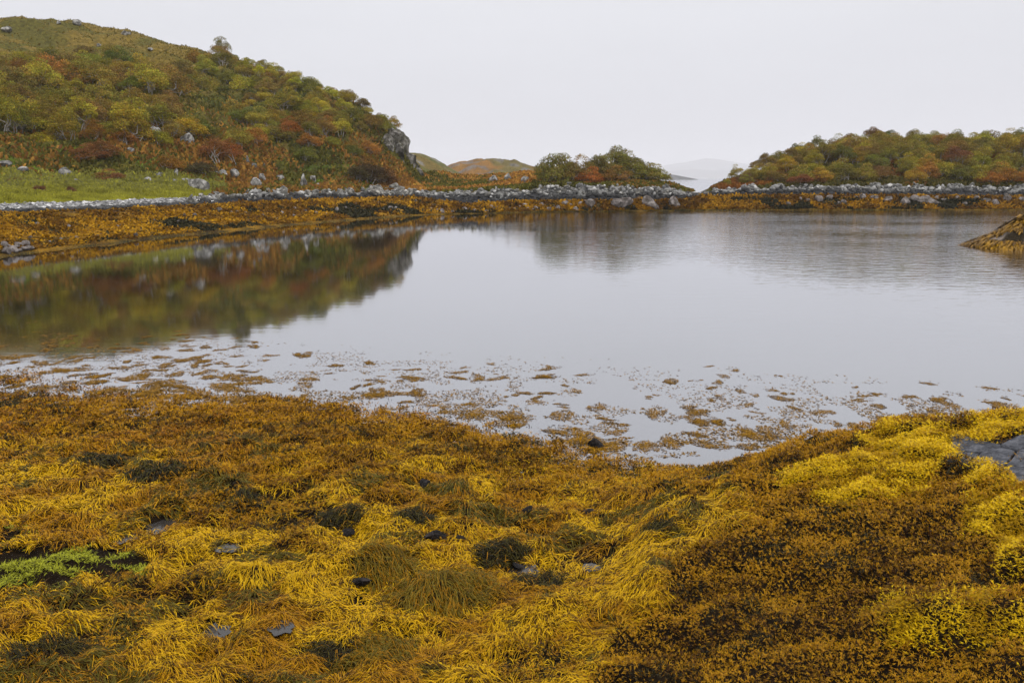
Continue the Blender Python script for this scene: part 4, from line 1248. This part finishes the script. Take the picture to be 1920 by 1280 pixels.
def ell(px, py, lst, sx=1.0):
    m = np.zeros(px.shape)
    for (a, b, rx, ry) in lst:
        m = np.maximum(m, 1.6 - ((px - a) / rx) ** 2 - ((py - b) / ry) ** 2)
    return m
ncand = 1250000
T_ = RNG.uniform(-0.82, 0.84, ncand); Yc = np.sqrt(RNG.uniform(3.1 ** 2, 16.5 ** 2, ncand)); Xc = T_ * Yc
dist = np.sqrt(Xc ** 2 + Yc ** 2 + 9)
keep = RNG.random(ncand) < np.clip((6.0 / dist) ** 1.15, 0, 1)
Xc, Yc, dist = Xc[keep], Yc[keep], dist[keep]
Zc = near_h(Xc, Yc)
QX, QY = proj(Xc, Yc, Zc)
wob = (fbm(Xc * 1.7, Yc * 1.7, 180, 4) - 0.5)
wob2 = (fbm(Xc * 1.7 + 40, Yc * 1.7, 181, 4) - 0.5)
wx, wy = QX + wob * 170, QY + wob2 * 110
rnd = RNG.random(len(Xc))
xb = np.interp(wy, [760, 870, 900, 950, 1000, 1060, 1120, 1180, 1280], [1300, 1350, 1420, 1380, 1330, 1275, 1235, 1160, 1080])
outc = (wx > xb) & (Zc > 0.02)
yel = ell(wx, wy, [(1790, 815, 200, 32), (1660, 880, 110, 40), (1590, 905, 110, 40), (1860, 955, 80, 32), (1915, 1000, 45, 40), (1700, 1195, 80, 42), (1790, 1180, 75, 45), (1900, 1165, 60, 38), (1905, 1060, 30, 22), (1860, 905, 50, 24), (1915, 1260, 40, 20), (1800, 1108, 40, 18), (1740, 845, 120, 30)]) > 0.75
bl = ell(wx, wy, [(530, 980, 130, 40), (300, 1095, 130, 35), (430, 945, 100, 25), (200, 1020, 120, 22), (1190, 880, 190, 30), (1000, 850, 160, 40), (640, 810, 190, 22), (250, 770, 250, 22), (1010, 1250, 80, 40), (980, 900, 130, 22), (620, 870, 110, 18)]) > 0.75
grn = ell(wx, wy, [(80, 1065, 140, 56), (10, 1080, 90, 55), (200, 1030, 50, 14), (195, 1060, 70, 14)]) > 0.7
clump_id = np.full(len(Xc), -1)
for i, (cx_, cy_, cr) in enumerate(CW):
    wv = 0.75 + 0.5 * fbm(Xc * 6, Yc * 6, 182, 2)
    clump_id = np.where((((Xc - cx_) / cr) ** 2 + ((Yc - cy_) / (cr * .95)) ** 2) < wv * 1.05, i, clump_id)
slate_m = in_poly(Xc + wob * 0.25, Yc + wob2 * 0.25, SLATE)
tuft_on_slate = fbm(Xc * 5, Yc * 5, 183, 2) > 0.72
ok = ~(slate_m & ~tuft_on_slate)
hole = np.clip((lump_at := bil(lump * lump_amt, Xc, Yc, NX0, NY0, NS)) * -1, 0, 1)
wet = Zc < -0.005
sub_keep = np.where(wet, rnd < np.where(QX < 900, sst(-0.10, 0.0, Zc) * 0.35, sst(-0.05, 0.0, Zc) * 0.22), True)
ok &= sub_keep
ok &= RNG.random(len(Xc)) < 1 - np.where(outc, 0.2, 0.9) * sst(0.032, 0.075, hole) * (clump_id < 0)
rnd = RNG.random(len(Xc))
for (a_, b_, r_) in POOLS:
    ok &= ~((((Xc - a_) / r_) ** 2 + ((Yc - b_) / r_) ** 2) < 0.5 + 1.3 * fbm(Xc * 7, Yc * 7, 185, 2))
blend = 0.5 * fbm(Xc * 1.5 + 3, Yc * 1.5, 186, 3) + 0.5 * fbm(Xc * 4, Yc * 4, 187, 2)
isB = ((outc & ~yel) | (bl & (rnd < .85)) | (rnd < sst(.55, .63, blend) * .75) | ((QY < 860) & (rnd < 0.45) & (Zc < 0.14))) & (clump_id < 0) & ~grn & ok
isY = outc & yel & (clump_id < 0) & ok
isK = ~isB & ~isY & ~(outc & yel) & ~grn & ok
isG = grn & (blend < .54)

def lin(*c): return np.array(c)
KY1, KY2, KG, KO, KD = lin(.54, .31, .006), lin(.75, .465, .010), lin(.30, .135, .005), lin(.098, .078, .011), lin(.015, .0125, .006)
def k_cols(x, y, qy, n, kind=None):
    a = 0.5 * fbm(x * 0.9, y * 0.9, 190, 3) + 0.5 * fbm(x * 3.0, y * 3.0, 192, 3); b = 0.5 * fbm(x * 1.4 + 7, y * 1.4, 191, 3) + 0.5 * fbm(x * 4.2, y * 4.2, 193, 2)
    if kind == 'dark':
        m = RNG.random(n); base = lerp3(KD, KO, sst(.40, 1.0, m) * .8)
        base = np.where((RNG.random(n) < .05)[:, None], KG, base)
        return base, base * 1.35
    if kind == 'olive':
        base = lerp3(KO * .15, KO * 1.5, RNG.random(n)); base = np.where((RNG.random(n) < .22)[:, None], KG * .9, base)
        return base, base * 1.5
    if kind == 'oliveg':
        base = lerp3(KO * .12, KO * 1.6, RNG.random(n)); base = np.where((RNG.random(n) < .3)[:, None], KG * .85, base)
        return base, lerp3(base, KY1, np.full(n, .28))
    if kind == 'yellow':
        base = lerp3(KY1, KY2, RNG.random(n)); return base * .75, base
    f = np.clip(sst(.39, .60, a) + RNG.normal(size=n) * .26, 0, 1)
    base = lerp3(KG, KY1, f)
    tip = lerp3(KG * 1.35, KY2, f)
    o_ = RNG.random(n) < sst(.55, .64, b) * .8
    base = np.where(o_[:, None], KO * .8, base); tip = np.where(o_[:, None], KO * 1.6, tip)
    d_ = RNG.random(n) < 0.28
    dcol = lerp3((.020, .011, .004), (.10, .046, .006), RNG.random(n))
    base = np.where(d_[:, None], dcol, base); tip = np.where(d_[:, None], dcol * 1.5, tip)
    far = sst(870, 770, qy)
    base = lerp3(base, base * lin(.78, .62, .8), far); tip = lerp3(tip, tip * lin(.8, .66, .8), far)
    return base, tip
def wid(d, k=1.0): return np.maximum(0.0034, 0.00058 * d) * k

i = np.where(isK & (clump_id < 0))[0]
i = np.concatenate([i, i[RNG.random(len(i)) < .55]])
n = len(i)
kx_, ky_ = Xc[i] + RNG.normal(size=n) * .02, Yc[i] + RNG.normal(size=n) * .02
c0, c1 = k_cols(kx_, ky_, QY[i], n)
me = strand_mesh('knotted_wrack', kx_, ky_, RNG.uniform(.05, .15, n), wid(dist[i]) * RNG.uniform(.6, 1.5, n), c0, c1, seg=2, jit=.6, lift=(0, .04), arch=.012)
tag(link('knotted_wrack', me), 'carpet of yellow stringy knotted wrack over the near shore', kind='stuff')
for ci, (cl, cw) in enumerate(zip(CLUMPS, CW)):
    i = np.where(clump_id == ci)[0]
    if len(i) < 10: continue
    n = len(i)
    jx = Xc[i] + RNG.normal(size=n) * .02; jy = Yc[i] + RNG.normal(size=n) * .02
    c0, c1 = k_cols(jx, jy, QY[i], n, cl[4])
    me = strand_mesh('seaweed_clump', jx, jy, RNG.uniform(.06, .15, n), wid(dist[i]) * RNG.uniform(.6, 1.4, n), c0, c1, seg=3, jit=.55, lift=(.0, .05), arch=.025)
    v = np.empty(len(me.vertices) * 3, np.float32); me.vertices.foreach_get('co', v)
    ox = np.array([cw[0], cw[1], float(near_h(np.array([cw[0]]), np.array([cw[1]]))[0])], np.float32)
    me.vertices.foreach_set('co', (v.reshape(-1, 3) - ox).ravel())
    o = link('seaweed_clump', me); o.location = ox.tolist()
    tag(o, cl[5], 'seaweed', 'distinct seaweed clumps on the near shore')

def b_cols(x, y, n, wet_=None):
    a = .45 * fbm(x * 1.3, y * 1.3, 195, 3) + .55 * fbm(x * 4.2, y * 4.2, 194, 3); b = fbm(x * 3.0, y * 3.0, 196, 3)
    f = np.clip(sst(.40, .60, a) * .7 + RNG.normal(size=n) * .36 + .36, 0, 1)
    base = lerp3((.018, .008, .003), (.30, .125, .006), f)
    tip = lerp3((.095, .030, .005), (.74, .42, .010), np.clip(f + RNG.normal(size=n) * .2, 0, 1))
    d_ = RNG.random(n) < sst(.54, .68, b) * .55
    base = np.where(d_[:, None], lin(.022, .018, .008), base); tip = np.where(d_[:, None], lerp3((.03, .026, .010), (.09, .075, .016), RNG.random(n)), tip)
    return base, tip
i = np.where(isB)[0]
i = np.concatenate([i, i[RNG.random(len(i)) < .06]])
n = len(i)
x, y = Xc[i] + RNG.normal(size=n) * .03, Yc[i] + RNG.normal(size=n) * .03
z = near_h(x, y) + RNG.uniform(0, .05, n) * (0.4 + 1.2 * fbm(x * 5, y * 5, 197, 2))
c0, c1 = b_cols(x, y, n)
me = frond_mesh('bladder_wrack', x, y, z, RNG.uniform(.018, .045, n) * np.clip(dist[i] / 7, .8, 1.5), wid(dist[i], 1.65) * RNG.uniform(.7, 1.2, n), c0, c1)
tag(link('bladder_wrack', me), 'rusty brown bladder wrack covering the outcrop on the right and patches of the shore', kind='stuff')
i = np.where(isY)[0]
i = np.concatenate([i, i, i])
n = len(i)
x, y = Xc[i] + RNG.normal(size=n) * .03, Yc[i] + RNG.normal(size=n) * .03
puff = fbm(x * 4.5, y * 4.5, 198, 3)
z = near_h(x, y) + RNG.uniform(0, .05, n) * (0.3 + 1.6 * sst(.3, .7, puff))
base = lerp3((.46, .26, .005), (.80, .52, .007), np.clip(sst(.35, .6, puff) + RNG.normal(size=n) * .2, 0, 1))
me = frond_mesh('yellow_wrack', x, y, z, RNG.uniform(.02, .045, n), wid(dist[i], 1.15), base * .8, base * 1.12, up=.3, sd=.38)
tag(link('yellow_wrack', me), 'fluffy bright yellow wrack draped over the top of the outcrop', kind='stuff')
i = np.where(isG)[0]
i = np.concatenate([i] * 2)
n = len(i)
x, y = Xc[i] + RNG.normal(size=n) * .03, Yc[i] + RNG.normal(size=n) * .03
g = fbm(x * 6, y * 9, 199, 3)
k = RNG.random(n) < sst(.40, .55, g) * .95
x, y, i, g = x[k], y[k], i[k], g[k]; n = len(x)
z = near_h(x, y) + RNG.uniform(-.012, .008, n) + 0.015 * sst(.45, .65, g)
base = lerp3((.15, .16, .012), (.42, .43, .03), np.clip(sst(.42, .62, g) + RNG.normal(size=n) * .15, 0, 1))
me = frond_mesh('green_algae', x, y, z, RNG.uniform(.025, .06, n), wid(dist[i], .9), base * .8, base, up=.25)
tag(link('green_algae', me), 'vivid lime green algae patch at the left edge of the near shore', 'algae', kind='stuff')

# ------------------------------------------------------------------ floating weed
def raft_proto(seed, rad=0.5, n=170):
    r = np.random.default_rng(seed)
    a = r.uniform(0, 6.283, n); q = np.sqrt(r.random(n)) * rad
    x, y = np.cos(a) * q, np.sin(a) * q * .8
    g = fbm(x * 4.5 + seed * 3.1, y * 4.5, 210, 3) - 0.25 * (q / rad) ** 2
    k = r.random(n) < sst(.24, .40, g)
    x, y, g = x[k], y[k], g[k]; m = len(x)
    f = np.clip(sst(.3, .6, g) * .6 + r.normal(size=m) * .3 + .15, 0, 1)
    base = lerp3((.03, .014, .005), (.34, .16, .008), f); tip = lerp3((.07, .035, .008), (.58, .33, .012), f)
    z = r.uniform(-.006, .006, m) + .022 * sst(.4, .6, g) * r.random(m)
    return frond_mesh('floating_weed', x, y, z, r.uniform(.04, .09, m), r.uniform(.009, .017, m), base, tip, up=.03, sd=.10)
RAFTS = [raft_proto(400 + i, n=int(800 + 120 * (i % 4))) for i in range(10)]
edge_x = [-100, 0, 420, 700, 900, 1200, 1500, 1920, 2100]; edge_y = [585, 600, 628, 650, 660, 672, 690, 728, 735]
low_y = [725, 728, 752, 765, 790, 862, 838, 782, 770]
cnt = 0
while cnt < 298:
    px = random.uniform(-40, 1960) if random.random() < .72 else random.uniform(-30, 480)
    e0, e1 = np.interp(px, edge_x, edge_y), np.interp(px, edge_x, low_y)
    f = random.random() ** 0.8
    if px > 1560: f = min(1, f * 1.0)
    py = e0 + (e1 - e0) * f + random.uniform(-6, 4)
    if px > 1420 and (f > .8 or random.random() < .35): continue
    x, y, _ = (float(v) for v in at_z(px, py, 0.0))
    if float(near_h(np.array([x]), np.array([y]))[0]) > 0.02: continue
    o = link('floating_weed', RAFTS[random.randrange(10)])
    s = (0.22 + 0.40 * f) * random.uniform(.4, 1.3)
    o.location = (x, y, random.uniform(-.004, .004)); o.rotation_euler = (0, 0, random.uniform(0, 6.28)); o.scale = (s * random.uniform(1, 1.5), s * random.uniform(.6, 1), min(1, s + .2))
    tag(o, rel(('small ' if s < .28 else ('large ' if s > .5 else '')) + 'floating seaweed raft', px, py), 'seaweed', 'floating seaweed rafts')
    cnt += 1
nb = 30000
px = RNG.uniform(-60, 1990, nb); f = RNG.random(nb) ** .55
py = np.interp(px, edge_x, edge_y) + (np.interp(px, edge_x, low_y) - np.interp(px, edge_x, edge_y)) * f
x, y, _ = at_z(px, py, 0.0)
k = (fbm(x * 2.2, y * 2.2, 220, 3) + .10 * (f - .6) > .52) & (near_h(x, y) < .0)
x, y, f = x[k], y[k], f[k]; n = len(x)
c = lerp3((.04, .02, .008), (.34, .18, .012), RNG.random(n))
me = frond_mesh('floating_weed_bits', x, y, RNG.uniform(0, .008, n), RNG.uniform(.03, .08, n), RNG.uniform(.008, .014, n), c, c * 1.5, up=.02, sd=.08)
tag(link('floating_weed_bits', me), 'scattered bits of weed floating on the shallow water', kind='stuff')

# ------------------------------------------------------------------ misty air over the whole scene
def build_haze():
    x0, x1, y0, y1, z0, z1 = -9100, 9100, -120, 12600, -3.0, 330
    v = [(x, y, z) for z in (z0, z1) for x, y in ((x0, y0), (x1, y0), (x1, y1), (x0, y1))]
    f = [(3, 2, 1, 0), (4, 5, 6, 7), (0, 1, 5, 4), (1, 2, 6, 5), (2, 3, 7, 6), (3, 0, 4, 7)]
    me = bpy.data.meshes.new('haze')
    me.from_pydata(v, [], f)
    m = bpy.data.materials.new('mist')
    m.use_nodes = True
    nt = m.node_tree
    nt.nodes.remove(nt.nodes['Principled BSDF'])
    pv = N(nt, 'ShaderNodeVolumePrincipled')
    pv.inputs['Density'].default_value = 0.00019
    pv.inputs['Color'].default_value = (0.97, 0.97, 1.0, 1)
    pv.inputs['Anisotropy'].default_value = 0.0
    nt.links.new(pv.outputs[0], nt.nodes['Material Output'].inputs['Volume'])
    me.materials.append(m)
    tag(link('haze', me), 'thin pale mist in the air over the bay and sea', kind='stuff')
build_haze()
